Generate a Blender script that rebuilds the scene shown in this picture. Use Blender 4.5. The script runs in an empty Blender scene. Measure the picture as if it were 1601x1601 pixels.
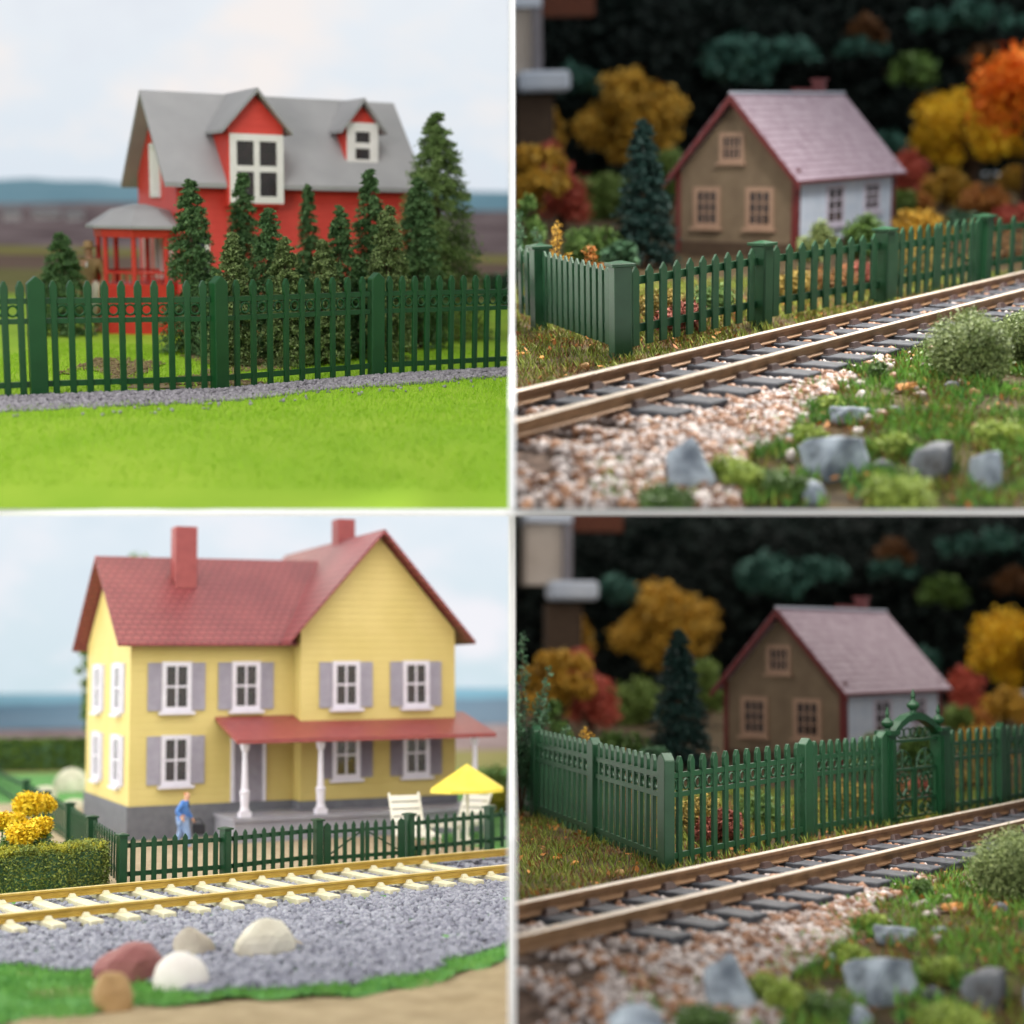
import bpy, bmesh, math, random
import numpy as np
from mathutils import Matrix, Vector, noise as mnoise
rnd = random.Random(7)
NR = np.random.RandomState(11)
C = bpy.context.scene.collection
F = 2400.0            # focal length in pixels of the 1601 px wide picture
R = math.radians

# ------------------------------------------------------------------ materials
def nt(name):
    m = bpy.data.materials.new(name); m.use_nodes = True
    t = m.node_tree; b = t.nodes['Principled BSDF']
    return m, t, b
def pm(name, c1, c2=None, scale=6.0, rough=0.6, bump=0.0, bscale=40.0, spec=0.4, metal=0.0, island=False,
       saw=None, brick=None, coat=0.0, sub=0.0):
    m, t, b = nt(name); N = t.nodes; L = t.links
    b.inputs['Roughness'].default_value = rough; b.inputs['Metallic'].default_value = metal
    b.inputs['Specular IOR Level'].default_value = spec; b.inputs['Coat Weight'].default_value = coat
    tc = N.new('ShaderNodeTexCoord')
    if c2 is None: c2 = tuple(min(1, x*1.18) for x in c1); c1 = tuple(x*0.86 for x in c1)
    r = N.new('ShaderNodeMix'); r.data_type = 'RGBA'
    r.inputs[6].default_value = (*c1, 1); r.inputs[7].default_value = (*c2, 1)
    n = N.new('ShaderNodeTexNoise'); n.inputs['Scale'].default_value = scale; n.inputs['Detail'].default_value = 5
    L.new(tc.outputs['Object'], n.inputs['Vector'])
    mr = N.new('ShaderNodeMapRange'); mr.inputs[1].default_value = .32; mr.inputs[2].default_value = .68
    L.new(n.outputs['Fac'], mr.inputs[0])
    if island:
        g = N.new('ShaderNodeNewGeometry'); a = N.new('ShaderNodeMath'); a.operation = 'MULTIPLY_ADD'
        L.new(g.outputs['Random Per Island'], a.inputs[0]); a.inputs[1].default_value = .65
        s = N.new('ShaderNodeMath'); s.operation = 'MULTIPLY'; s.inputs[1].default_value = .35
        L.new(mr.outputs[0], s.inputs[0]); L.new(s.outputs[0], a.inputs[2]); L.new(a.outputs[0], r.inputs[0])
    else:
        L.new(mr.outputs[0], r.inputs[0])
    L.new(r.outputs[2], b.inputs['Base Color'])
    h = None
    if bump:
        n2 = N.new('ShaderNodeTexNoise'); n2.inputs['Scale'].default_value = bscale; n2.inputs['Detail'].default_value = 6
        L.new(tc.outputs['Object'], n2.inputs['Vector']); h = (n2.outputs['Fac'], bump, .02)
    if saw:                                     # clapboards: saw-tooth in z
        sx = N.new('ShaderNodeSeparateXYZ'); L.new(tc.outputs['Object'], sx.inputs[0])
        q = N.new('ShaderNodeMath'); q.operation = 'MULTIPLY'; q.inputs[1].default_value = saw; L.new(sx.outputs[2], q.inputs[0])
        fr = N.new('ShaderNodeMath'); fr.operation = 'FRACT'; L.new(q.outputs[0], fr.inputs[0])
        iv = N.new('ShaderNodeMath'); iv.operation = 'SUBTRACT'; iv.inputs[0].default_value = 1; L.new(fr.outputs[0], iv.inputs[1])
        h = (iv.outputs[0], 1.0, .06)
    if brick:                                   # roof tiles; brick=(axis, w, h)
        ax, bw, bh = brick
        sx = N.new('ShaderNodeSeparateXYZ'); L.new(tc.outputs['Object'], sx.inputs[0])
        cb = N.new('ShaderNodeCombineXYZ'); L.new(sx.outputs[ax], cb.inputs[0]); L.new(sx.outputs[2], cb.inputs[1])
        bt = N.new('ShaderNodeTexBrick'); L.new(cb.outputs[0], bt.inputs['Vector'])
        bt.inputs['Scale'].default_value = 1; bt.inputs['Brick Width'].default_value = bw; bt.inputs['Row Height'].default_value = bh
        bt.inputs['Mortar Size'].default_value = bh*.12; bt.inputs['Mortar Smooth'].default_value = .6
        mx = N.new('ShaderNodeMix'); mx.data_type = 'RGBA'; mx.blend_type = 'MULTIPLY'
        L.new(bt.outputs['Fac'], mx.inputs[0]); L.new(r.outputs[2], mx.inputs[6]); mx.inputs[7].default_value = (.42, .32, .35, 1)
        L.new(mx.outputs[2], b.inputs['Base Color'])
        iv = N.new('ShaderNodeMath'); iv.operation = 'SUBTRACT'; iv.inputs[0].default_value = 1; L.new(bt.outputs['Fac'], iv.inputs[1])
        h = (iv.outputs[0], .8, .02)
    if h:
        bp = N.new('ShaderNodeBump'); bp.inputs['Strength'].default_value = h[1]; bp.inputs['Distance'].default_value = h[2]
        L.new(h[0], bp.inputs['Height']); L.new(bp.outputs[0], b.inputs['Normal'])
    return m

def sky_mat(name, lo, hi, cloud, blue, scale):
    m, t, b = nt(name); N = t.nodes; L = t.links
    N.remove(b); out = N['Material Output']; e = N.new('ShaderNodeEmission'); L.new(e.outputs[0], out.inputs[0])
    tc = N.new('ShaderNodeTexCoord')
    mp = N.new('ShaderNodeMapping'); mp.inputs['Scale'].default_value = (scale, scale, scale*2.0); L.new(tc.outputs['Object'], mp.inputs[0])
    n = N.new('ShaderNodeTexNoise'); n.inputs['Scale'].default_value = 1; n.inputs['Detail'].default_value = 4; n.inputs['Roughness'].default_value = .55
    L.new(mp.outputs[0], n.inputs['Vector'])
    sx = N.new('ShaderNodeSeparateXYZ'); L.new(tc.outputs['Object'], sx.inputs[0])
    mr = N.new('ShaderNodeMapRange'); mr.inputs[1].default_value = lo[0]; mr.inputs[2].default_value = hi[0]; L.new(sx.outputs[2], mr.inputs[0])
    g = N.new('ShaderNodeMix'); g.data_type = 'RGBA'; g.inputs[6].default_value = (*lo[1], 1); g.inputs[7].default_value = (*hi[1], 1)
    L.new(mr.outputs[0], g.inputs[0])
    m1 = N.new('ShaderNodeMapRange'); m1.inputs[1].default_value = .50; m1.inputs[2].default_value = .68; L.new(n.outputs['Fac'], m1.inputs[0])
    a = N.new('ShaderNodeMix'); a.data_type = 'RGBA'; L.new(m1.outputs[0], a.inputs[0]); L.new(g.outputs[2], a.inputs[6]); a.inputs[7].default_value = (*cloud, 1)
    m2 = N.new('ShaderNodeMapRange'); m2.inputs[1].default_value = .48; m2.inputs[2].default_value = .30; L.new(n.outputs['Fac'], m2.inputs[0])
    c = N.new('ShaderNodeMix'); c.data_type = 'RGBA'; L.new(m2.outputs[0], c.inputs[0]); L.new(a.outputs[2], c.inputs[6]); c.inputs[7].default_value = (*blue, 1)
    L.new(c.outputs[2], e.inputs[0]); e.inputs[1].default_value = 1.0
    return m

M = {}
M['white'] = pm('white_lacquer', (.93, .93, .93), (.96, .96, .96), rough=.5)
M['green'] = pm('green_plastic', (.006, .060, .013), (.009, .074, .018), scale=3, rough=.38, spec=.32, bump=.15, bscale=60)
M['green2'] = pm('green_plastic_dark', (.005, .042, .015), (.008, .054, .020), scale=3, rough=.4, spec=.35, bump=.15, bscale=60)
M['green3'] = pm('green_plastic_grey', (.009, .054, .021), (.014, .068, .028), scale=3, rough=.42, spec=.4, bump=.15, bscale=60)
M['red_wall'] = pm('red_clapboard', (.62, .045, .028), (.70, .06, .038), scale=2, rough=.5, saw=6.2)
M['red'] = pm('red_paint', (.60, .04, .025), (.66, .05, .03), rough=.5)
M['grey_roof'] = pm('grey_roof', (.30, .295, .30), (.37, .36, .365), scale=.9, rough=.55, bump=.1, bscale=20)
M['white_trim'] = pm('white_trim', (.80, .76, .72), (.86, .82, .79), rough=.45)
M['pane'] = pm('dark_glass', (.012, .01, .012), (.03, .018, .02), scale=4, rough=.12, spec=.6)
M['pane2'] = pm('dim_glass', (.02, .03, .05), (.09, .10, .12), scale=5, rough=.15, spec=.6)
M['yellow_wall'] = pm('yellow_clapboard', (.57, .44, .145), (.63, .49, .18), scale=1, rough=.5, saw=6.2)
M['mauve_roof'] = pm('dark_red_tiles', (.21, .042, .05), (.29, .068, .072), scale=.8, rough=.42, brick=(0, .2, .125))
M['mauve_roof2'] = pm('dark_red_tiles_wing', (.22, .045, .053), (.29, .066, .074), scale=.8, rough=.42, brick=(1, .2, .15))
M['mauve'] = pm('dark_red_plastic', (.26, .052, .055), (.32, .07, .068), rough=.45)
M['mauve_d'] = pm('dusky_red', (.12, .03, .035), (.16, .045, .05), rough=.6)
M['lilac'] = pm('lilac_shutter', (.36, .32, .40), (.42, .38, .46), rough=.55, saw=22)
M['lilac_plain'] = pm('lilac_plastic', (.46, .42, .50), (.54, .50, .58), rough=.5)
M['lilac_trim'] = pm('pale_lilac_trim', (.66, .62, .72), (.72, .68, .78), rough=.5)
M['found'] = pm('grey_foundation', (.13, .13, .16), (.17, .17, .20), rough=.7, bump=.3)
M['deck'] = pm('grey_deck', (.26, .25, .31), (.33, .32, .38), scale=2, rough=.55, bump=.1)
M['tan_wall'] = pm('brown_render', (.145, .105, .068), (.19, .14, .09), scale=2, rough=.8, bump=.2)
M['tan_trim'] = pm('tan_trim', (.30, .19, .13), (.36, .235, .165), rough=.6)
M['blue_white'] = pm('blue_white_wall', (.50, .58, .70), (.62, .68, .78), scale=3, rough=.6, bump=.1)
M['dred'] = pm('dark_red_trim', (.10, .012, .014), (.14, .02, .02), rough=.5)
M['pink_roof'] = pm('pale_red_tiles', (.42, .31, .38), (.56, .45, .53), scale=3, rough=.4, brick=(0, .14, .17))
M['base_b'] = pm('brown_base', (.05, .03, .018), (.08, .05, .03), rough=.8)
M['conifer'] = pm('conifer_needles', (.035, .10, .035), (.16, .27, .10), scale=2, rough=.6, island=True, spec=.2)
M['conifer_o'] = pm('olive_needles', (.06, .11, .03), (.27, .34, .13), scale=2, rough=.6, island=True, spec=.2)
M['conifer_l'] = pm('light_needles', (.08, .15, .04), (.24, .34, .11), scale=2, rough=.6, island=True, spec=.2)
M['conifer_d'] = pm('blue_dark_needles', (.005, .02, .018), (.022, .06, .05), scale=2, rough=.5, island=True, spec=.3)
M['bark'] = pm('bark', (.06, .035, .02), (.10, .06, .035), rough=.9, bump=.4)
M['leaf_y'] = pm('yellow_leaves', (.50, .27, .02), (.78, .50, .03), scale=2, rough=.6, island=True)
M['leaf_yo'] = pm('ochre_leaves', (.30, .19, .025), (.80, .46, .05), scale=2, rough=.6, island=True)
M['leaf_yd'] = pm('golden_leaves', (.60, .30, .012), (.95, .66, .02), scale=2, rough=.6, island=True)
M['leaf_o'] = pm('orange_leaves', (.92, .17, .01), (1, .36, .02), scale=1, rough=.6, island=True)
M['leaf_r'] = pm('red_leaves', (.40, .06, .04), (.66, .16, .10), scale=2, rough=.6, island=True)
M['leaf_g'] = pm('green_leaves', (.03, .08, .015), (.14, .24, .05), scale=2, rough=.6, island=True)
M['leaf_lg'] = pm('light_green_leaves', (.09, .17, .03), (.25, .35, .08), scale=2, rough=.6, island=True)
M['leaf_dg'] = pm('dark_green_leaves', (.02, .065, .032), (.10, .22, .11), scale=2, rough=.5, island=True)
M['leaf_br'] = pm('rust_leaves', (.26, .07, .012), (.62, .28, .06), scale=3, rough=.7, island=True)
M['leaf_bush'] = pm('bush_leaves', (.05, .09, .025), (.38, .46, .17), scale=4, rough=.6, island=True)
M['leaf_w'] = pm('blossoms', (.55, .55, .45), (.8, .8, .7), rough=.6)
M['rust_d'] = pm('dim_rust_leaves', (.05, .02, .006), (.20, .09, .03), scale=2, rough=.6, island=True)
M['low_r'] = pm('low_red_leaves', (.14, .04, .025), (.38, .11, .075), scale=3, rough=.7, island=True)
M['low_y'] = pm('low_ochre_leaves', (.10, .10, .02), (.40, .26, .05), scale=3, rough=.7, island=True)
M['low_b'] = pm('low_rust_leaves', (.08, .05, .015), (.34, .16, .05), scale=3, rough=.7, island=True)
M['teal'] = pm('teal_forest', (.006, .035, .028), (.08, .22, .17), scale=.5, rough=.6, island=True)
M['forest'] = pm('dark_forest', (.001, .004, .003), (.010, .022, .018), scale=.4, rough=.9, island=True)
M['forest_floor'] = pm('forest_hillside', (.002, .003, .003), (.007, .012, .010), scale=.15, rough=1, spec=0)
M['lawn'] = pm('lawn_flock', (.26, .44, .035), (.34, .50, .05), scale=.8, rough=.85, bump=.5, bscale=60, spec=.1)
M['lawn_b'] = pm('lawn_blades', (.27, .50, .02), (.40, .62, .05), scale=1.5, rough=.8, island=True, spec=.15)
M['soil'] = pm('soil', (.16, .115, .055), (.27, .20, .10), scale=5, rough=.95, bump=.6, bscale=30)
M['gravel_p'] = pm('violet_gravel', (.17, .155, .175), (.42, .39, .43), scale=3, rough=.7, island=True)
M['gravel_bed'] = pm('gravel_bed', (.09, .085, .10), (.22, .21, .24), scale=14, rough=.9, bump=.6, bscale=30)
M['gravel_c'] = pm('blue_grey_gravel', (.14, .14, .19), (.40, .40, .47), scale=3, rough=.75, island=True)
M['pebble'] = pm('pale_pebbles', (.09, .045, .028), (.74, .66, .63), scale=6, rough=.5, island=True)
M['pebble_b'] = pm('brown_pebbles', (.10, .035, .015), (.42, .22, .12), scale=6, rough=.5, island=True)
M['bed_b'] = pm('ballast_bed', (.05, .03, .02), (.18, .12, .09), scale=8, rough=.9, bump=.7, bscale=20)
M['earth_b'] = pm('brown_earth', (.045, .03, .014), (.11, .075, .03), scale=3, rough=.95, bump=.8, bscale=18)
M['grass_b'] = pm('grass_tufts', (.05, .09, .012), (.34, .40, .06), scale=1.2, rough=.6, island=True, spec=.3)
M['grass_g'] = pm('fresh_grass_tufts', (.04, .17, .04), (.26, .50, .07), scale=1.5, rough=.6, island=True, spec=.3)
M['dry_b'] = pm('dry_stalks', (.10, .035, .012), (.34, .17, .06), scale=2, rough=.8, island=True)
M['rail_t'] = pm('tan_rail', (.20, .115, .06), (.31, .185, .10), scale=4, rough=.38, metal=.25)
M['rail_top'] = pm('polished_rail_top', (.66, .56, .46), (.82, .74, .64), rough=.3, metal=.35)
M['rail_g'] = pm('golden_rail', (.46, .30, .05), (.56, .38, .09), scale=4, rough=.35, metal=.3)
M['rail_gt'] = pm('golden_rail_top', (.82, .62, .25), (.9, .72, .36), rough=.3, metal=.35)
M['sleeper_d'] = pm('slate_sleeper', (.022, .025, .032), (.065, .073, .09), scale=8, rough=.55, bump=.3, bscale=30)
M['chair'] = pm('rusty_chair', (.030, .015, .012), (.06, .03, .025), rough=.5)
M['sleeper_c'] = pm('cream_sleeper', (.62, .56, .38), (.74, .68, .50), scale=8, rough=.6)
M['moss'] = pm('moss_leaves', (.14, .22, .03), (.46, .56, .10), scale=2, rough=.7, island=True)
M['rock'] = pm('blue_grey_rock', (.10, .12, .15), (.42, .48, .54), scale=3.5, rough=.75, bump=.8, bscale=6)
M['rock_d'] = pm('dark_slate_rock', (.05, .045, .045), (.20, .22, .25), scale=2.5, rough=.75, bump=.8, bscale=6)
M['rock_r'] = pm('red_brown_rock', (.24, .075, .075), (.36, .14, .13), scale=1.6, rough=.7, bump=.3, bscale=5)
M['rock_t'] = pm('tan_rock', (.34, .20, .08), (.46, .29, .13), scale=2, rough=.7, bump=.3, bscale=5)
M['rock_w'] = pm('white_stone', (.70, .64, .60), (.84, .79, .75), scale=1.5, rough=.5)
M['rock_c'] = pm('cream_stone', (.48, .43, .34), (.78, .73, .62), scale=1.6, rough=.6, bump=.2, bscale=4)
M['rock_g'] = pm('taupe_stone', (.30, .25, .20), (.48, .42, .34), scale=1.6, rough=.6, bump=.2, bscale=4)
M['sand'] = pm('tan_sand', (.30, .22, .12), (.42, .32, .19), scale=3, rough=.95, bump=.5, bscale=25)
M['flock_c'] = pm('mint_green_flock', (.07, .24, .05), (.14, .34, .09), scale=3, rough=.9, bump=.6, bscale=40)
M['flock_b'] = pm('green_flock_fibres', (.09, .30, .05), (.24, .50, .11), scale=3, rough=.8, island=True)
M['patio'] = pm('beige_planks', (.36, .27, .18), (.46, .36, .25), scale=4, rough=.8, bump=.2)
M['hill'] = pm('blue_hills', (.24, .43, .52), (.32, .52, .60), scale=.08, rough=1, spec=0)
M['hill_dk'] = pm('blue_grey_hills', (.13, .22, .29), (.20, .26, .32), scale=.08, rough=1, spec=0)
M['heath'] = pm('purple_heath', (.17, .12, .125), (.40, .31, .30), scale=.25, rough=1, spec=0)
M['f_brown'] = pm('brown_field', (.23, .155, .12), (.31, .22, .17), scale=.2, rough=1, spec=0)
M['f_yel'] = pm('yellow_field', (.33, .30, .09), (.42, .38, .13), scale=.2, rough=1, spec=0)
M['f_grn'] = pm('olive_field', (.22, .22, .08), (.31, .27, .13), scale=.3, rough=1, spec=0)
M['hedge_far'] = pm('far_hedge', (.05, .10, .015), (.16, .24, .03), scale=1, rough=.8, island=True)
M['hedge'] = pm('hedge_leaves', (.05, .09, .015), (.34, .38, .08), scale=2, rough=.7, island=True)
M['hedge_top'] = pm('hedge_tips', (.32, .33, .03), (.55, .48, .05), scale=2, rough=.7, island=True)
M['petal'] = pm('yellow_petals', (.80, .50, .01), (.95, .72, .04), scale=3, rough=.6, island=True)
M['skin'] = pm('skin', (.62, .33, .22), (.66, .37, .25), rough=.5)
M['suit'] = pm('tan_suit', (.30, .19, .08), (.36, .24, .11), rough=.8)
M['paper'] = pm('cream_cloth', (.55, .50, .38), (.62, .56, .44), rough=.7)
M['jacket'] = pm('blue_jacket', (.06, .17, .50), (.09, .23, .60), rough=.6)
M['jeans'] = pm('light_jeans', (.20, .30, .55), (.28, .38, .62), rough=.7)
M['black'] = pm('black_cloth', (.012, .013, .02), (.02, .02, .03), rough=.6)
M['hair'] = pm('orange_hair', (.45, .14, .04), (.55, .19, .06), rough=.6)
M['parasol'] = pm('yellow_parasol', (.85, .66, .06), (.92, .74, .12), scale=2, rough=.5)
M['plastic_w'] = pm('cream_white_plastic', (.78, .74, .66), (.84, .80, .73), rough=.5)
M['tower'] = pm('pale_render', (.42, .36, .31), (.60, .54, .48), scale=.4, rough=.8)
M['tower_b'] = pm('pale_blue_render', (.42, .48, .58), (.55, .60, .68), scale=.5, rough=.6)
M['tower_g'] = pm('grey_post', (.16, .15, .17), (.2, .19, .21), rough=.7)
M['rust_awn'] = pm('rust_awning', (.07, .018, .008), (.11, .03, .012), rough=.8)

# ------------------------------------------------------------------ meshes
class MB:
    def __init__(s): s.v = []; s.f = []
    def add(s, vs, fs, m=None):
        o = len(s.v); s.v += [(m @ Vector(p)) if m else Vector(p) for p in vs]; s.f += [[o+i for i in q] for q in fs]; return s
    def box(s, x0, x1, y0, y1, z0, z1, m=None):
        return s.add([(x0,y0,z0),(x1,y0,z0),(x1,y1,z0),(x0,y1,z0),(x0,y0,z1),(x1,y0,z1),(x1,y1,z1),(x0,y1,z1)],
              [(0,3,2,1),(4,5,6,7),(0,1,5,4),(1,2,6,5),(2,3,7,6),(3,0,4,7)], m)
    def prism(s, poly, a, b, axis='y', m=None):        # poly in the plane across the axis
        n = len(poly)
        def P(p, t): return {'y': (p[0], t, p[1]), 'x': (t, p[0], p[1]), 'z': (p[0], p[1], t)}[axis]
        vs = [P(p, a) for p in poly] + [P(p, b) for p in poly]
        return s.add(vs, [list(range(n))[::-1], [n+i for i in range(n)]] + [(i, (i+1) % n, n+(i+1) % n, n+i) for i in range(n)], m)
    def tube(s, pts, r, n=8, cap=True):
        pts = [Vector(p) for p in pts]; rs = r if isinstance(r, (list, tuple)) else [r]*len(pts)
        rings = []
        for i, p in enumerate(pts):
            t = (pts[min(i+1, len(pts)-1)] - pts[max(i-1, 0)]).normalized()
            u = t.orthogonal().normalized() if i == 0 else (u - t*u.dot(t)).normalized()
            w = t.cross(u); o = len(s.v)
            for k in range(n):
                a = 2*math.pi*k/n; s.v.append(p + (u*math.cos(a) + w*math.sin(a))*rs[i])
            rings.append(o)
        for i in range(len(rings)-1):
            for k in range(n): s.f.append([rings[i]+k, rings[i]+(k+1) % n, rings[i+1]+(k+1) % n, rings[i+1]+k])
        if cap: s.f.append([rings[0]+k for k in range(n)][::-1]); s.f.append([rings[-1]+k for k in range(n)])
        return s
    def lathe(s, prof, n=16, c=(0, 0)):
        o = len(s.v)
        for r, z in prof:
            for k in range(n):
                a = 2*math.pi*(k+.5)/n; s.v.append(Vector((c[0]+r*math.cos(a), c[1]+r*math.sin(a), z)))
        for i in range(len(prof)-1):
            for k in range(n): s.f.append([o+i*n+k, o+i*n+(k+1) % n, o+(i+1)*n+(k+1) % n, o+(i+1)*n+k])
        s.f.append([o+k for k in range(n)][::-1]); s.f.append([o+(len(prof)-1)*n+k for k in range(n)])
        return s
    def mesh(s, name, mat, bevel=0, smooth=False):
        me = bpy.data.meshes.new(name); me.from_pydata([tuple(v) for v in s.v], [], s.f)
        bm = bmesh.new(); bm.from_mesh(me)
        if bevel: bmesh.ops.bevel(bm, geom=bm.edges[:], offset=bevel, segments=1, affect='EDGES', clamp_overlap=True)
        bmesh.ops.recalc_face_normals(bm, faces=bm.faces[:]); bm.to_mesh(me); bm.free()
        if smooth: me.shade_smooth()
        me.materials.append(mat); return me

def npmesh(name, V, Q, mat):                            # V (n,3), Q (m,k) of one polygon size
    me = bpy.data.meshes.new(name); k = Q.shape[1]; m = len(Q)
    me.vertices.add(len(V)); me.vertices.foreach_set('co', V.astype(np.float32).ravel())
    me.loops.add(m*k); me.loops.foreach_set('vertex_index', Q.astype(np.int32).ravel())
    me.polygons.add(m); me.polygons.foreach_set('loop_start', (np.arange(m)*k).astype(np.int32))
    me.update(calc_edges=True); me.validate(); me.materials.append(mat); return me

def rotmats(n, upright=False):
    a = NR.uniform(0, 2*math.pi, n); ca, sa = np.cos(a), np.sin(a); z = np.zeros(n); o = np.ones(n)
    Rz = np.stack([np.stack([ca, -sa, z], 1), np.stack([sa, ca, z], 1), np.stack([z, z, o], 1)], 1)
    if upright is True: b = NR.uniform(-.5, .5, n)
    else: b = NR.uniform(0, math.pi, n)
    cb, sb = np.cos(b), np.sin(b)
    Rx = np.stack([np.stack([o, z, z], 1), np.stack([z, cb, -sb], 1), np.stack([z, sb, cb], 1)], 1)
    a2 = NR.uniform(0, 2*math.pi, n); c2, s2 = np.cos(a2), np.sin(a2)
    Rz2 = np.stack([np.stack([c2, -s2, z], 1), np.stack([s2, c2, z], 1), np.stack([z, z, o], 1)], 1)
    return Rz2 @ Rx @ Rz
def scatter(tv, tf, pos, scl, upright=False):
    n = len(pos); tv = np.array(tv, float); tf = np.array(tf)
    scl = np.asarray(scl, float)
    if scl.ndim == 1: scl = np.repeat(scl[:, None], 3, 1)
    Rm = rotmats(n, upright)
    V = np.einsum('nij,nkj->nki', Rm, tv[None]*scl[:, None, :]) + pos[:, None, :]
    Q = tf[None] + (np.arange(n)*len(tv))[:, None, None]
    return V.reshape(-1, 3), Q.reshape(-1, tf.shape[1])
LEAF = ([(-.5, 0, 0), (0, -.28, .06), (.5, 0, 0), (0, .28, .06)], [(0, 1, 2, 3)])
BLADE = ([(-.07, 0, 0), (.07, 0, 0), (.03, .12, .6), (0, .3, 1)], [(0, 1, 2, 3)])
ph = (1+5**.5)/2
_iv = [(-1,ph,0),(1,ph,0),(-1,-ph,0),(1,-ph,0),(0,-1,ph),(0,1,ph),(0,-1,-ph),(0,1,-ph),(ph,0,-1),(ph,0,1),(-ph,0,-1),(-ph,0,1)]
ICO = (np.array(_iv)/np.linalg.norm(_iv[0]), [(0,11,5),(0,5,1),(0,1,7),(0,7,10),(0,10,11),(1,5,9),(5,11,4),(11,10,2),(10,7,6),(7,1,8),(3,9,4),(3,4,2),(3,2,6),(3,6,8),(3,8,9),(4,9,5),(2,4,11),(6,2,10),(8,6,7),(9,8,1)])

def rock_mesh(name, mat, sx, sy, sz, seed, rough=.25, sub=3, blocky=.0):
    bm = bmesh.new(); bmesh.ops.create_icosphere(bm, subdivisions=sub, radius=1)
    r = random.Random(seed)
    planes = [(Vector((r.uniform(-1,1), r.uniform(-1,1), r.uniform(-.6,1))).normalized(), r.uniform(.55, .8)) for _ in range(9)] if blocky else []
    if blocky >= .8: planes += [(Vector((.15, .1, 1)).normalized(), .42), (Vector((-.3, -1, .1)).normalized(), .5), (Vector((.7, -.8, .15)).normalized(), .6)]
    for v in bm.verts:
        p = v.co.copy()
        for n, d in planes:
            q = p.dot(n)
            if q > d: p -= n*(q-d)*blocky
        p *= 1 + rough*mnoise.noise(p*1.4 + Vector((seed, 0, 0))) + rough*.35*mnoise.noise(p*4 + Vector((0, seed, 0)))
        v.co = Vector((p.x*sx, p.y*sy, max(p.z, -.5)*sz + sz*.35))
    me = bpy.data.meshes.new(name); bm.to_mesh(me); bm.free(); me.materials.append(mat)
    if not blocky: me.shade_smooth()
    return me

# ------------------------------------------------------------------ panels (compartments)
class Panel:
    def __init__(s, horizon, c, cx, xr, zr, yaw=0, layout=None, ground=None):
        th = math.atan2(800.5-horizon, F); roll = .6*((cx-800.5)/F)*(-math.sin(th))
        s.M = Matrix.Rotation(roll, 4, 'Y') @ Matrix.Rotation(th, 4, 'X') @ Matrix.Rotation(yaw, 4, 'Z')
        s.Rl = (layout.M if layout else s.M).to_3x3().inverted(); s.h = horizon; s.c = c; s.xr = xr; s.zr = zr
        s.gf = ground or (lambda x, y: 0.0)
    def ray(s, px, py):
        d = s.Rl @ Vector(((px-800.5)/F, 1, (800.5-py)/F)); return d
    def at(s, px, py, y):
        d = s.ray(px, py); return d*(y/d.y)
    def gp(s, px, py, h=0.0):
        d = s.ray(px, py); return d*((h-s.c)/d.z)
    def gz(s, x, y): return -s.c + s.gf(x, y)
    def g(s, px, py):
        p = s.gp(px, py)
        for _ in range(12):
            hh = s.gf(p.x, p.y); p = s.gp(px, py, hh)
        return p
    def col(s, px, y):                                   # ground point at depth y under pixel column px
        p = s.at(px, s.h + s.c*F/y, y); return Vector((p.x, y, s.gz(p.x, y)))
    def proj(s, p):
        q = s.Rl.inverted() @ Vector(p); return (800.5+F*q.x/q.y, 800.5-F*q.z/q.y)
    def world(s, p): return s.M @ Vector(p)
    def inside(s, p, m=.03):
        w = s.M @ Vector(p); return s.xr[0]+m < w.x < s.xr[1]-m and s.zr[0]+m < w.z < s.zr[1]-m

def finish(o, label=None, cat=None, group=None, kind=None):
    if label: o['label'] = label
    if cat: o['category'] = cat
    if group: o['group'] = group
    if kind: o['kind'] = kind
    return o
REG = {}
def thing(P, name, label, cat, loc, rz=0, group=None):
    o = bpy.data.objects.new(name, None); C.objects.link(o); o.empty_display_size = .2
    o.matrix_world = P.M @ Matrix.Translation(Vector(loc)) @ Matrix.Rotation(rz, 4, 'Z'); REG[o] = P
    return finish(o, label, cat, group)
def part(name, me, parent, loc=None, rz=0, label=None):
    o = bpy.data.objects.new(name, me); C.objects.link(o); o.parent = parent
    if loc is not None: o.location = loc
    if rz: o.rotation_euler = (0, 0, rz)
    if label: o['label'] = label
    return o
def top(P, name, me, loc=(0, 0, 0), rz=0, label=None, cat=None, group=None, kind=None, clip=False):
    o = bpy.data.objects.new(name, me); C.objects.link(o)
    o.matrix_world = P.M @ Matrix.Translation(Vector(loc)) @ Matrix.Rotation(rz, 4, 'Z')
    REG[o] = P
    if clip: clipobj(P, o)
    return finish(o, label, cat, group, kind)
def clipobj(P, o, W=None):
    """cut a ground sheet off where the partition walls stand"""
    W = W or o.matrix_world; I = W.inverted(); bm = bmesh.new(); bm.from_mesh(o.data)
    for co, no in (((P.xr[0], 0, 0), (-1, 0, 0)), ((P.xr[1], 0, 0), (1, 0, 0)), ((0, 0, P.zr[0]), (0, 0, -1)), ((0, 0, P.zr[1]), (0, 0, 1))):
        if max(abs(c) for c in co) > 500: continue
        bmesh.ops.bisect_plane(bm, geom=bm.verts[:]+bm.edges[:]+bm.faces[:], plane_co=I @ Vector(co), plane_no=(I.to_3x3() @ Vector(no)).normalized(), clear_outer=True)
    bm.to_mesh(o.data); bm.free()

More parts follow.
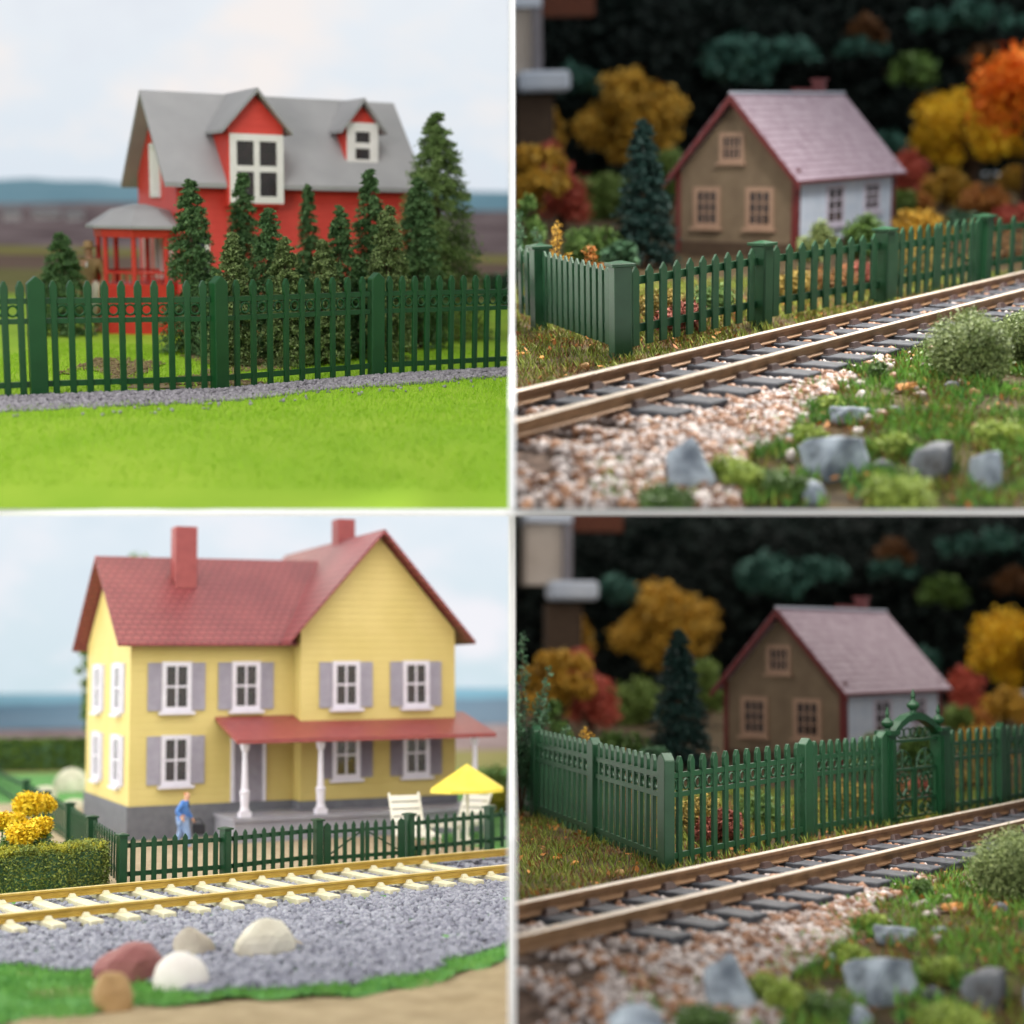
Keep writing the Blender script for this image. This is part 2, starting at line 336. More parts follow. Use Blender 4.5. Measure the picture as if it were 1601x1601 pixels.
G = .032; BIG = 1000
def gfA(x, y):
    t = max(0, 20.2-y); return -.05*math.sin(x*.9)*.3*min(1, t) - .66*min(1.6, t/3.4)**1.5
def bank(ys):
    def f(x, y):
        t = max(0, ys(x)-y); return -.40*(t/max(.5, ys(x)-15.9))**1.3 if t > 0 else 0
    return f
PA = Panel(330, 2.8, 400, (-BIG, -G), (.034, BIG), ground=gfA)
PB = Panel(200, 3.6, 1200, (G, BIG), (.034, BIG))
PD = Panel(990, 3.6, 1200, (G, BIG), (-BIG, -.036), yaw=-math.atan2(50, F), layout=PB)
PC = Panel(1060, 3.47, 400, (-BIG, -G), (-BIG, -.036))
tB = [PB.gp(805, 680, .2), PB.gp(1600, 462, .2), PB.gp(805, 626, .2), PB.gp(1600, 436, .2)]
def line_y(a, b, x): return a.y + (b.y-a.y)*(x-a.x)/(b.x-a.x)
gfB = bank(lambda x: min(21.0, max(17.0, line_y(tB[0], tB[1], x)-1.1)))
PB.gf = gfB; PD.gf = gfB

# ------------------------------------------------------------------ white partition between the four dioramas
mb = MB(); mb.prism([(19, 60), (19, 2.2), (16.3, 1.1), (16.3, .038), (160, .038), (160, 60)], -.036, .036, 'x').prism([(19, -60), (160, -60), (160, -.038), (19, -.038), (19, -2.6), (15.0, -3.2), (15.0, -60)], -.036, .036, 'x')
o = bpy.data.objects.new('display_partition', mb.mesh('display_partition', M['white'])); C.objects.link(o)
finish(o, 'white upright partition board dividing the left pair of model scenes from the right pair', 'partition')
mb = MB(); mb.box(-60, 60, 17.4, 160, -.036, .036)
o = bpy.data.objects.new('display_shelf', mb.mesh('display_shelf', M['white'])); C.objects.link(o)
finish(o, 'white horizontal shelf board dividing the upper pair of model scenes from the lower pair', 'shelf')

# ------------------------------------------------------------------ ground sheets
def sheet(P, name, mat, x0, x1, y0, y1, step, dz=0.0, fn=None, keep=None, clip=True, kind='structure', **kw):
    nx = max(2, int((x1-x0)/step)+1); ny = max(2, int((y1-y0)/step)+1); vs = []; fs = []
    for j in range(ny):
        for i in range(nx):
            x = x0+(x1-x0)*i/(nx-1); y = y0+(y1-y0)*j/(ny-1)
            vs.append((x, y, P.gz(x, y) + dz + (fn(x, y) if fn else 0)))
    for j in range(ny-1):
        for i in range(nx-1):
            a = j*nx+i
            if keep:
                cx = (vs[a][0]+vs[a+1][0])/2; cy = (vs[a][1]+vs[a+nx][1])/2
                if not keep(cx, cy): continue
            fs.append((a, a+1, a+nx+1, a+nx))
    me = bpy.data.meshes.new(name); me.from_pydata(vs, [], fs); me.materials.append(mat); me.shade_smooth()
    return top(P, name, me, kind=kind, clip=clip, **kw)
def nz(x, y, s, k=0): return mnoise.noise(Vector((x*s, y*s, k)))
def points(P, n, x0, x1, y0, y1, keep=None, dz=0.0, fn=None):
    out = []; 
    while len(out) < n:
        x = rnd.uniform(x0, x1); y = rnd.uniform(y0, y1)
        if keep and not keep(x, y): n -= .02; continue
        p = (x, y, P.gz(x, y)+dz+(fn(x, y) if fn else 0))
        if P.inside(p, .02): out.append(p)
        else: n -= .02
    return np.array(out)
def pebbles(P, name, label, mat, pts, smin, smax):
    s = NR.uniform(smin, smax, len(pts)); S = np.stack([s*NR.uniform(.7, 1.3, len(s)), s*NR.uniform(.7, 1.2, len(s)), s*NR.uniform(.5, .9, len(s))], 1)
    V, Q = scatter(ICO[0], ICO[1], pts, S)
    V += NR.normal(0, smin*.12, V.shape)
    return top(P, name, npmesh(name, V, Q, mat), kind='stuff', label=label, cat=name.replace('_', ' '))
def grass(P, name, label, mat, pts, hmin, hmax, w=1.0):
    s = NR.uniform(hmin, hmax, len(pts)); S = np.stack([s*w, s*1.6, s], 1)
    V, Q = scatter(BLADE[0], BLADE[1], pts, S, True)
    return top(P, name, npmesh(name, V, Q, mat), kind='stuff', label=label, cat=name.replace('_', ' '))

# ------------------------------------------------------------------ plants
def crown(name, clusters, leaf, n, mat, flat=1.0):
    """clusters: (centre, radius); leaves on the shells and inside"""
    w = np.array([r*r for c, r in clusters]); w = w/w.sum(); cnt = np.maximum(1, (w*n).astype(int)); P_ = []
    for (c, r), k in zip(clusters, cnt):
        d = NR.normal(size=(k, 3)); d /= np.linalg.norm(d, axis=1)[:, None]
        rr = r*NR.uniform(.45, 1.0, k)**.6; p = d*rr[:, None]+NR.normal(0, .2*r, (k, 3)); p[:, 2] *= flat; P_.append(p+np.array(c))
    P_ = np.concatenate(P_); s = leaf*NR.uniform(.6, 1.4, len(P_))
    V, Q = scatter(LEAF[0], LEAF[1], P_, s); return npmesh(name, V, Q, mat)
def clusters(w, h, z0, n, rmin, rmax, r, shape='round'):
    out = []
    for _ in range(n):
        while True:
            x, y, z = (r.uniform(-1, 1) for _ in range(3))
            if x*x+y*y+z*z < 1: break
        k = 1.0
        rr = r.uniform(rmin, rmax)
        out.append(((x*(w-rr*.8), y*(w-rr*.8), z0+h/2+z*(h/2-rr*.7)), rr))
    return out
def tree(P, label, cat, name, px, top_row, y, wpx, mat, leaf=.16, n=9000, z0f=.28, ncl=22, group=None, seed=1, clump=.27):
    b = P.col(px, y); t = P.at(px, top_row, y); H = t.z-b.z; w = wpx/2*y/F; r = random.Random(seed)
    T = thing(P, name, label, cat, b, 0, group)
    cl = clusters(w*1.08, H*(1-z0f), H*z0f, int(ncl*2.4), w*clump*.42, w*clump*.95, r)
    cl = [((c[0], c[1], min(c[2], H-q)), q) for c, q in cl]
    part('crown', crown('crown', cl, leaf, n, mat), T)
    m = MB(); m.tube([(0, 0, -.1), (.04*w, 0, H*z0f), (0, .03*w, H*.75)], [w*.11, w*.08, w*.03], 8)
    for c, q in cl[:7]: m.tube([(0, 0, H*z0f*.9), (c[0]*.5, c[1]*.5, (c[2]+H*z0f)*.5), c], [w*.045, w*.03, w*.012], 5)
    part('trunk', m.mesh('trunk', M['bark'], smooth=True), T)
    return T
def bush(P, label, name, px, top_row, y, wpx, mat, leaf=.1, n=4000, ncl=14, group=None, seed=1, cat='bush', loc=None, clump=.42):
    b = loc or P.col(px, y); t = P.at(px, top_row, b.y); H = t.z-b.z; w = wpx/2*b.y/F; r = random.Random(seed)
    T = thing(P, name, label, cat, b, 0, group)
    cl = [((r.uniform(-1, 1)*w*.62, r.uniform(-1, 1)*w*.62, 0), w*clump*r.uniform(.75, 1.2)) for _ in range(ncl)]
    cl = [((c[0], c[1], max(q*.4, (H-q)*(1-(abs(c[0])/w)**2*.7)*r.uniform(.35, 1))), q) for c, q in cl]
    part('foliage', crown('foliage', cl, leaf, n, mat), T)
    m = MB()
    for c, q in cl[:8]: m.tube([(0, 0, -.05), (c[0]*.5, c[1]*.5, c[2]*.6), c], [w*.05, w*.035, w*.015], 5)
    part('stem', m.mesh('stem', M['bark']), T)
    return T
def conifer(P, label, px, top_row, y, wpx, mat, n=7000, leaf=.085, seed=1, group=None, name='conifer_tree', low=.02):
    b = P.col(px, y); t = P.at(px, top_row, y); H = t.z-b.z; Rr = wpx/2*y/F; r = np.random.RandomState(seed)
    T = thing(P, name, label, 'tree', b, r.uniform(0, 3), group)
    nb = int(90+H*46); kb = max(8, n//nb); zs = np.linspace(low, .985, nb) + r.normal(0, .008, nb); zs = np.clip(zs, low, .99)
    th = r.uniform(0, 2*math.pi, nb)+np.arange(nb)*2.4; rb = Rr*(1-zs)**.58*r.uniform(.9, 1.05, nb)+.025
    tt = r.uniform(.1, 1, (nb, kb))**.75
    X = rb[:, None]*tt; sp = .13*rb[:, None]*(1.15-tt*.6)+.012
    px_ = X*np.cos(th)[:, None]+r.normal(0, 1, X.shape)*sp; py_ = X*np.sin(th)[:, None]+r.normal(0, 1, X.shape)*sp
    pz = (zs*H)[:, None]-rb[:, None]*tt**1.5*.32+r.normal(0, 1, X.shape)*sp*.45+.02*H
    V, Q = scatter(LEAF[0], LEAF[1], np.stack([px_, py_, pz], 2).reshape(-1, 3), leaf*r.uniform(.6, 1.3, nb*kb))
    part('crown', npmesh('crown', V, Q, mat), T)
    m = MB(); m.tube([(0, 0, -.1), (0, 0, H*.5), (0, 0, H*.97)], [Rr*.12+.02, Rr*.07+.01, .008], 7)
    part('trunk', m.mesh('trunk', M['bark']), T)
    return T

# ------------------------------------------------------------------ fences
def ornate_picket():
    m = MB(); H = 1.69
    pr = [(-.052, .03), (.052, .03), (.052, H-.27), (.066, H-.21), (.066, H-.09), (.03, H-.02), (.018, H), (-.018, H), (-.03, H-.02), (-.066, H-.09), (-.066, H-.21), (-.052, H-.27)]
    m.prism(pr, -.030, .030); return m
def plain_picket():
    m = MB(); m.prism([(-.058, .16), (.058, .16), (.058, 1.30), (.0, 1.40), (-.058, 1.30)], -.022, .022); return m
def post_orn(): 
    m = MB(); m.prism([(-.125, -.12), (.125, -.12), (.125, 1.65), (0, 1.76), (-.125, 1.65)], -.085, .085); return m
def post_pl():
    m = MB(); m.box(-.14, .14, -.14, .14, -.12, 1.42); m.box(-.12, .12, -.155, -.14, 0, 1.36); m.box(-.19, .19, -.19, .19, 1.42, 1.475)
    m.add([(-.15,-.15,1.475),(.15,-.15,1.475),(.15,.15,1.475),(-.15,.15,1.475),(-.04,-.04,1.505),(.04,-.04,1.505),(.04,.04,1.505),(-.04,.04,1.505)],
          [(3,2,1,0),(4,5,6,7),(0,1,5,4),(1,2,6,5),(2,3,7,6),(3,0,4,7)]); return m
def scale_mb(m, s):
    m.v = [v*s for v in m.v]; return m
def fence(P, name, label, style, s, mat, runs, gates=(), xs_=1.0, ps=1.0, flip=()):
    """runs: lists of ((x,y) post, pickets to the next post); gates: (run, index) left out"""
    o0 = runs[0][0][0]; T = thing(P, name, label, 'fence', (o0[0], o0[1], P.gz(*o0)))
    base = Vector((o0[0], o0[1], P.gz(*o0)))
    def wide(m, k):
        m.v = [Vector((v.x*k, v.y, v.z)) for v in m.v]; return m
    pk = wide(scale_mb(ornate_picket() if style == 'ornate' else plain_picket(), s), xs_).mesh('picket', mat, bevel=.007*s)
    po = wide(scale_mb(post_orn() if style == 'ornate' else post_pl(), s), ps).mesh('post', mat, bevel=.012*s)
    done = set()
    for ri, run in enumerate(runs):
        for i, (p, n) in enumerate(run):
            pv = Vector((p[0], p[1], P.gz(*p)))
            nxt = run[i+1][0] if i+1 < len(run) else None; prv = run[i-1][0] if i else None
            d = (Vector(nxt)-Vector(p)) if nxt else (Vector(p)-Vector(prv)); a = math.atan2(d.y, d.x)
            key = (round(p[0], 3), round(p[1], 3))
            if key not in done and P.inside(pv + Vector((0, 0, .3)), .12):
                part('post', po, T, pv-base, a); done.add(key)
            if not nxt or (ri, i) in gates: continue
            L = d.length; q = Vector((nxt[0], nxt[1], P.gz(*nxt))); 
            m = MB(); e = .11*s
            def clipx(x):   # keep rails inside this compartment
                w = P.world(pv+(q-pv)*x/L+Vector((0, 0, .8*s))); return P.xr[0]+.04 < w.x < P.xr[1]-.04
            xs = [k*L/60 for k in range(61) if e <= k*L/60 <= L-e and clipx(k*L/60)]
            if not xs or (n and not any(xs[0] < (k+1)*L/(n+1) < xs[-1] for k in range(n))): continue
            x0, x1 = xs[0], xs[-1]
            rails = ((1.36, 1.44, .028), (1.075, 1.15, .028), (.16, .245, .024)) if style == 'ornate' else ((1.10, 1.22, .03), (.36, .48, .03))
            off = 0 if style == 'ornate' else (-.05 if ri in flip else .05)
            for z0, z1, t in rails: m.box(x0, x1, (off-t)*s, (off+t)*s, z0*s, z1*s)
            g = L/(n+1)
            if style == 'ornate':
                for k in range(n+1):
                    cx = (k+.5)*g
                    if not (x0 < cx < x1): continue
                    rr = .072*s*1.05; pts = [(cx+rr*math.cos(t_), -.02*s, 1.262*s+rr*math.sin(t_)) for t_ in [j*math.pi/6 for j in range(13)]]
                    m.tube(pts, .017*s, 5, cap=False)
                    for dx, dz in ((-1, -1), (1, -1), (-1, 1), (1, 1)):
                        m.tube([(cx+dx*rr*.72, -.01*s, 1.262*s+dz*rr*.72), (cx+dx*(g/2-.045*s), -.01*s, 1.262*s+dz*.075*s)], .014*s, 4)
            pn = part('rail_panel', m.mesh('rail_panel', mat, bevel=0), T, pv-base, a)
            for k in range(n):
                x = (k+1)*g; w = P.world(pv+(q-pv)*x/L+Vector((0, 0, .8*s)))
                if not (P.xr[0]+.06 < w.x < P.xr[1]-.06) or abs(w.x)/w.y > .36: continue
                zc = P.gz(*(Vector(p)+d*(x/L)))-pv.z
                part('picket', pk, pn, (x, -.012*s, zc))
            if not pn.children: bpy.data.objects.remove(pn)
    return T, base

def pts2(P, l): return [(tuple(P.g(px, py).xy), n) for px, py, n in l]

# ------------------------------------------------------------------ window / house helpers
def window(parent, pos, ang, w, h, nx, ny, fr, pane, fw=.09, sill=True, shutter=None, sw=.3, mt=.045):
    """pos: centre on the wall face, ang: rotation about z (outward normal is local -y)"""
    m = MB(); W, H = w/2, h/2; d0 = -.05
    m.box(-W, W, d0, .0, H-fw, H); m.box(-W, W, d0, .0, -H, -H+fw)
    m.box(-W, -W+fw, d0, .0, -H+fw, H-fw); m.box(W-fw, W, d0, .0, -H+fw, H-fw)
    iw, ih = w-2*fw, h-2*fw
    for i in range(1, nx):
        x = -iw/2+iw*i/nx; m.box(x-mt/2, x+mt/2, d0+.012, -.014, -ih/2, ih/2)
    for j in range(1, ny):
        z = -ih/2+ih*j/ny; m.box(-iw/2, iw/2, d0+.016, -.012, z-mt/2, z+mt/2)
    f = part('window', m.mesh('window', fr), parent, pos, ang)
    p = MB(); p.box(-iw/2, iw/2, -.01, .004, -ih/2, ih/2); part('pane', p.mesh('pane', pane), f)
    if sill: p = MB(); p.box(-W-.07, W+.07, -.13, -.001, -H-.07, -H-.001); part('sill', p.mesh('sill', fr), f)
    if shutter:
        for sg in (-1, 1):
            p = MB(); a, b = sg*(W+.01), sg*(W+.01+sw); p.box(min(a, b), max(a, b), -.035, 0, -H+.02, H-.02)
            part('shutter', p.mesh('shutter', shutter), f)
    return f
def gable_roof(x0, x1, yc, half, zr, slope, th=.09):
    """ridge along x at y=yc; half = half span incl. overhang"""
    ze = zr-slope*half
    m = MB(); m.prism([(yc-half, ze), (yc, zr), (yc+half, ze), (yc+half, ze-th), (yc, zr-th*1.3), (yc-half, ze-th)], x0, x1, 'x'); return m
def gable_roof_y(y0, y1, xc, half, zr, slope, th=.09):
    ze = zr-slope*half
    m = MB(); m.prism([(xc-half, ze), (xc, zr), (xc+half, ze), (xc+half, ze-th), (xc, zr-th*1.3), (xc-half, ze-th)], y0, y1, 'y'); return m

# ------------------------------------------------------------------ people
def skin(name, nodes, edges, mat, parent, scale=1.0, lvl=2):
    me = bpy.data.meshes.new(name); me.from_pydata([tuple(Vector(n[0])*scale) for n in nodes], edges, [])
    o = bpy.data.objects.new(name, me); C.objects.link(o)
    md = o.modifiers.new('s', 'SKIN'); md.use_smooth_shade = True
    for i, n in enumerate(nodes):
        rx = n[1] if isinstance(n[1], tuple) else (n[1], n[1])
        o.data.skin_vertices[0].data[i].radius = (rx[0]*scale, rx[1]*scale)
    o.data.skin_vertices[0].data[0].use_root = True
    o.modifiers.new('u', 'SUBSURF').levels = lvl; o.modifiers['u'].render_levels = lvl
    dg = bpy.context.evaluated_depsgraph_get(); dg.update()
    nm = bpy.data.meshes.new_from_object(o.evaluated_get(dg)); nm.name = name
    bpy.data.objects.remove(o); nm.materials.clear(); nm.materials.append(mat)
    for p in nm.polygons: p.use_smooth = True
    return part(name, nm, parent)
def person(T, H, hips, knees, ankles, toes, elbows, wrists, shoulders, lean, top_m, leg_m, shirt_m, hair_m, hat=None, face=0.0, long_coat=True):
    """all joints in units of body height; x to the right, -y towards the viewer"""
    lx = lean
    n = [((0, 0, .52), .075), ((lx*.3, 0, .62), .075), ((lx*.7, 0, .76), (.095, .07)), ((lx, 0, .845), .035), ((lx+.01*face, -.008, .885), (.045, .05)), ((lx+.01*face, 0, .945), (.05, .055)), ((lx, 0, .98), .035),
         ((lx+face*.058, -.06*(1-abs(face)), .915), .010)]
    e = [(0, 1), (1, 2), (2, 3), (3, 4), (4, 5), (5, 6), (5, 7)]
    for k in range(2):
        i = len(n); n += [(hips[k], .06), (knees[k], .042), (ankles[k], .026), (toes[k], .022)]; e += [(0, i), (i, i+1), (i+1, i+2), (i+2, i+3)]
        i = len(n); w = Vector(wrists[k]); el = Vector(elbows[k]); d = (w-el).normalized()
        n += [(shoulders[k], .042), (elbows[k], .030), (wrists[k], .019), (tuple(w+d*.035), .018)]; e += [(2, i), (i, i+1), (i+1, i+2), (i+2, i+3)]
        u = d.orthogonal().normalized(); b = i+3
        for j, ln in enumerate((.035, .042, .045, .04)):
            o_ = u*(j-1.5)*.011; f1 = w+d*.05+o_; f2 = w+d*(.05+ln*.6)+o_*1.1+d.cross(u)*.008
            i = len(n); n += [(tuple(f1), .0055), (tuple(f2), .0045)]; e += [(b, i), (i, i+1)]
        i = len(n); n += [(tuple(w+d*.03-u*.028), .006), (tuple(w+d*.055-u*.034), .005)]; e += [(b-1, i), (i, i+1)]
    skin('body', n, e, M['skin'], T, H)
    # clothes follow the joints
    tn = [((0, 0, .47), .088), ((0, 0, .53), .092), ((lx*.3, 0, .62), .088), ((lx*.7, 0, .76), (.112, .085)), ((lx, 0, .835), .05)]; te = [(0, 1), (1, 2), (2, 3), (3, 4)]
    for k in range(2):
        i = len(tn); w = Vector(wrists[k]); el = Vector(elbows[k]); tn += [(shoulders[k], .056), (elbows[k], .044), (tuple(w-(w-el)*.12), .034)]; te += [(3, i), (i, i+1), (i+1, i+2)]
    skin('jacket', tn, te, top_m, T, H)
    ln_ = [((0, 0, .52), .085)]; le = []
    for k in range(2):
        i = len(ln_); a = Vector(ankles[k]); ln_ += [(hips[k], .073), (knees[k], .056), (tuple(a+Vector((0, 0, .015))), .042)]; le += [(0, i), (i, i+1), (i+1, i+2)]
        skin('shoe', [(tuple(a+Vector((0, 0, -.012))), .03), (toes[k], .026)], [(0, 1)], M['bark'], T, H, 1)
    skin('trousers', ln_, le, leg_m, T, H)
    skin('shirt', [((lx*.6+face*.03, -.035, .70), (.05, .05)), ((lx+face*.03, -.03, .82), .03)], [(0, 1)], shirt_m, T, H, 1)
    skin('hair', [((lx-face*.012, .012, .93), .056), ((lx-.005*face, .006, .965), .052)], [(0, 1)], hair_m, T, H, 2)
    if hat:
        m = MB(); m.lathe([(.0, .955*H), (.095*H, .955*H), (.095*H, .965*H), (.058*H, .97*H), (.052*H, 1.02*H), (.03*H, 1.03*H), (0, 1.025*H)], 20, (lx*H, 0)); part('hat', m.mesh('hat', hat, smooth=True), T)

# =================================================================== railway track
def track(P, label, a, ang, length, gauge, rh, rw, mats, sp, sl, swid, sth, off=0.0, t0=0.0):
    """a: point on the near rail line (on the ground plane); x runs along the track"""
    rail_m, top_m, sleeper_m, chair_m = mats
    T = thing(P, 'railway_track', label, 'railway track', (a.x, a.y, -P.c), ang)
    dirv = Vector((math.cos(ang), math.sin(ang), 0))
    def ok(x, y):
        p = Vector((a.x, a.y, -P.c+.1)) + Matrix.Rotation(ang, 3, 'Z') @ Vector((x, y, 0)); return P.inside(p, .02) and p.y > 15
    for y0 in (0, gauge):
        xs = [x*.05 for x in range(int(-6/.05), int(length/.05)) if ok(x*.05, y0)]
        x0, x1 = min(xs)-.5, max(xs)+.3; m = MB(); W = rw
        prof = [(-1.5*W, sth), (1.5*W, sth), (1.5*W, sth+rh*.12), (.42*W, sth+rh*.26), (.42*W, sth+rh*.66), (W, sth+rh*.76), (W, sth+rh*.97), (-W, sth+rh*.97), (-W, sth+rh*.76), (-.42*W, sth+rh*.66), (-.42*W, sth+rh*.26), (-1.5*W, sth+rh*.12)]
        m.prism([(y0+p[0], p[1]) for p in prof], x0, x1, 'x'); r = part('rail', m.mesh('rail', rail_m), T)
        m = MB(); m.box(x0, x1, y0-W*.88, y0+W*.88, sth+rh*.972, sth+rh*1.02); part('rail_head', m.mesh('rail_head', top_m, bevel=.008), r)
    mS = MB(); mS.box(-swid/2, swid/2, -sl, gauge+sl, -.10, sth-.004)
    if chair_m is not sleeper_m: mS.v = [Vector((v.x*(1 if v.z < 0 else .86), v.y, v.z)) for v in mS.v]
    sm = mS.mesh('sleeper', sleeper_m, bevel=.015)
    cms = []
    for y0 in (0, gauge):
        mc = MB(); mc.box(-swid*.34, swid*.34, y0-rw*3.1, y0+rw*3.1, sth-.008, sth+.008)
        for sg in (-1, 1):
            yy = y0+sg*rw*2.1; w = swid*.30
            mc.add([(-w, yy-rw*.9, sth-.003), (w, yy-rw*.9, sth-.003), (w, yy+rw*.9, sth-.003), (-w, yy+rw*.9, sth-.003), (-w*.6, yy-rw*.45-sg*rw*.3, sth+rh*.42), (w*.6, yy-rw*.45-sg*rw*.3, sth+rh*.42), (w*.6, yy+rw*.35-sg*rw*.3, sth+rh*.42), (-w*.6, yy+rw*.35-sg*rw*.3, sth+rh*.42)],
                   [(3,2,1,0),(4,5,6,7),(0,1,5,4),(1,2,6,5),(2,3,7,6),(3,0,4,7)])
        cms.append(mc.mesh('fastener', chair_m))
    x = t0-6
    while x < length:
        if ok(x-swid, -sl) and ok(x+swid, gauge+sl):
            s_ = part('sleeper', sm, T, (x, 0, 0)); part('fastener', cms[0], s_); part('fastener', cms[1], s_)
        x += sp
    return T

# =================================================================== TOP LEFT: red farmhouse
P = PA
lawnx = (-10.5, 2.5)
sheet(P, 'lawn', M['lawn'], -22, 1.2, 15.4, 48, .25, fn=lambda x, y: .02*nz(x, y, 1.2))
sheet(P, 'soil_patch', M['soil'], -7.6, -3.9, 23.6, 31, .12, dz=.012, fn=lambda x, y: .03*nz(x, y, 2), keep=lambda x, y: nz(x, y*.4, .9, 3) + .4*nz(x, y*.5, 2.4, 1) > .0+abs(y-27)*.03)
sheet(P, 'olive_meadow', M['f_grn'], -45, 4, 47.5, 67, 3, dz=-.03)
sheet(P, 'brown_field', M['f_brown'], -60, 6, 66.9, 86, 3, dz=-.03)
sheet(P, 'yellow_field', M['f_yel'], -70, 8, 85.9, 100, 3, dz=-.03)
def heathfn(x, y): return max(0, (y-102)/28)**1.3*2.6*(1+.15*nz(x, y, .12))
sheet(P, 'heath', M['heath'], -80, 12, 99.9, 131, 2.5, dz=-.03, fn=heathfn)
sheet(P, 'hills', M['hill'], -90, 14, 128, 142, 2, fn=lambda x, y: max(0, (y-128)/14)*(4.55+.55*nz(x, 0, .06, 5)+.25*nz(x, y, .25, 2)))
def skywall(P, name, mat, y, x0, x1, z0, z1, label):
    m = MB(); m.v = [Vector(p) for p in ((x0, y, z0), (x1, y, z0), (x1, y, z1), (x0, y, z1))]; m.f = [[0, 1, 2, 3]]
    me = bpy.data.meshes.new(name); me.from_pydata([tuple(v) for v in m.v], [], m.f); me.materials.append(mat)
    return top(P, name, me, kind='structure', clip=True)
skywall(P, 'sky', sky_mat('sky_cloudy', (0, (.72, .80, .88)), (26, (.86, .89, .93)), (.93, .88, .86), (.76, .80, .87), .055), 150, -110, 20, -12, 40, '')
# gravel under the fence
fA = [(-170, 634, 8), (62, 622, 10), (344, 612, 9), (588, 590, 11), (812, 577, 0)]
FA = pts2(P, fA)
def fy(x):
    for (p, _), (q, _) in zip(FA, FA[1:]):
        if x <= q[0]: return p[1]+(q[1]-p[1])*(x-p[0])/(q[0]-p[0])
    return FA[-1][0][1]
def gk(x, y):
    d = fy(x)-y; w = 1.5+.28*nz(x, 0, .9)+.15*nz(x, y, 4)-.03*(x+4); return -.12 < d < w
sheet(P, 'gravel_bed', M['gravel_bed'], -9.5, 0, 18.6, 29, .12, dz=.008, keep=lambda x, y: gk(x, y+.06) and fy(x)-y > -.08)
def heap(x, y): d = fy(x)-y; return .05*max(0, 1-abs(d-.55)/.9)
pebbles(P, 'gravel', 'band of small violet grey gravel along the foot of the fence on the bright lawn', M['gravel_p'], points(P, 9500, -9, 0, 18.6, 28.5, gk, fn=lambda x, y: heap(x, y)*rnd.uniform(.3, 1.3)+.012), .022, .046)
pebbles(P, 'stray_gravel', 'few stray gravel grains on the bright lawn in front of the gravel band', M['gravel_p'], points(P, 110, -8, 0, 18.8, 27, lambda x, y: 1.3 < fy(x)-y < 2.6 and rnd.random() < .6, dz=.02), .018, .04)
grass(P, 'lawn_fibres', 'short bright lime lawn fibres around the gravel band', M['lawn_b'], points(P, 46000, -9.3, 0, 17.6, 31, lambda x, y: not (0 < fy(x)-y < 1.2) and not (nz(x, y*.4, .9, 3)+.4*nz(x, y*.5, 2.4, 1) > .1+abs(y-27)*.03 and -7.6 < x < -3.9 and y > 23 and rnd.random() < .85)), .035, .075, 1.3)
pebbles(P, 'soil_crumbs', 'pale crumbs on the bare soil patch behind the fence', M['soil'], points(P, 1500, -7.6, -3.9, 24, 29, lambda x, y: nz(x, y*.4, .9, 3) > .0 and y > fy(x)+.2, dz=.02), .018, .045)
fence(P, 'picket_fence', 'dark green ornate picket fence with ringed rails on the gravel band, red house behind', 'ornate', 1.0, M['green'], [FA], xs_=.86)

# the red house
h0 = P.col(281, 34); T = thing(P, 'red_farmhouse', 'red clapboard farmhouse with grey roof, two dormers and a hexagonal porch behind the conifers', 'house', h0, R(27))
RL, RD = 5.5, 3.5; eave, ridge = 3.57, 5.30; sl = (ridge-eave)/(RD/2)
m = MB(); m.box(0, RL, 0, RD, -.2, eave-.09); m.prism([(0, eave-.095), (RD/2, ridge-.22), (RD, eave-.095)], 0, RL, 'x'); W_ = part('wall', m.mesh('wall', M['red_wall']), T)
rf = part('roof', gable_roof(-.33, RL+.3, RD/2, RD/2+.3, ridge, sl, .10).mesh('roof', M['grey_roof']), T)
# wall dormer
def dormer(x0, x1, yf, z0, ze, za, depth, wz0, wz1, ny, nx, wpad=.05, fw=.15):
    xc = (x0+x1)/2; m = MB()
    m.box(x0, x1, yf, yf+depth, z0, ze-.08); m.prism([(x0, ze-.085), (xc, za-.16), (x1, ze-.085)], yf, yf+depth, 'y')
    d = part('dormer', m.mesh('dormer', M['red_wall']), T)
    hs = (x1-x0)/2+.17; s_ = (za-ze)/((x1-x0)/2)
    part('dormer_roof', gable_roof_y(yf-.22, yf+depth+.5, xc, hs, za, s_, .07).mesh('dormer_roof', M['grey_roof']), d)
    wn = window(d, (xc+.02, yf, (wz0+wz1)/2), 0, x1-x0-wpad, wz1-wz0, nx, ny, M['white_trim'], M['pane'], fw=fw, sill=False, mt=.13)
dormer(1.05, 2.31, -.33, 2.80, 4.60, 5.32, 1.9, 2.86, 4.34, 2, 2)
dormer(4.02, 4.80, .32, 3.50, 4.76, 5.27, 1.2, 3.70, 4.72, 2, 1, .02, .2)
window(T, (0, 1.75, 3.55), -math.pi/2, .85, 1.2, 2, 1, M['white_trim'], M['white_trim'], fw=.1, sill=False)
for y_ in (.75, 1.6, 2.6): window(T, (0, y_, 1.72), -math.pi/2, .62, 1.15, 2, 1, M['white_trim'], M['pane2'], fw=.1, sill=False)
for x_ in (.75,): window(T, (x_-.25, 0, 1.6), 0, .4, 1.1, 1, 2, M['white_trim'], M['pane2'], fw=.09, sill=False)
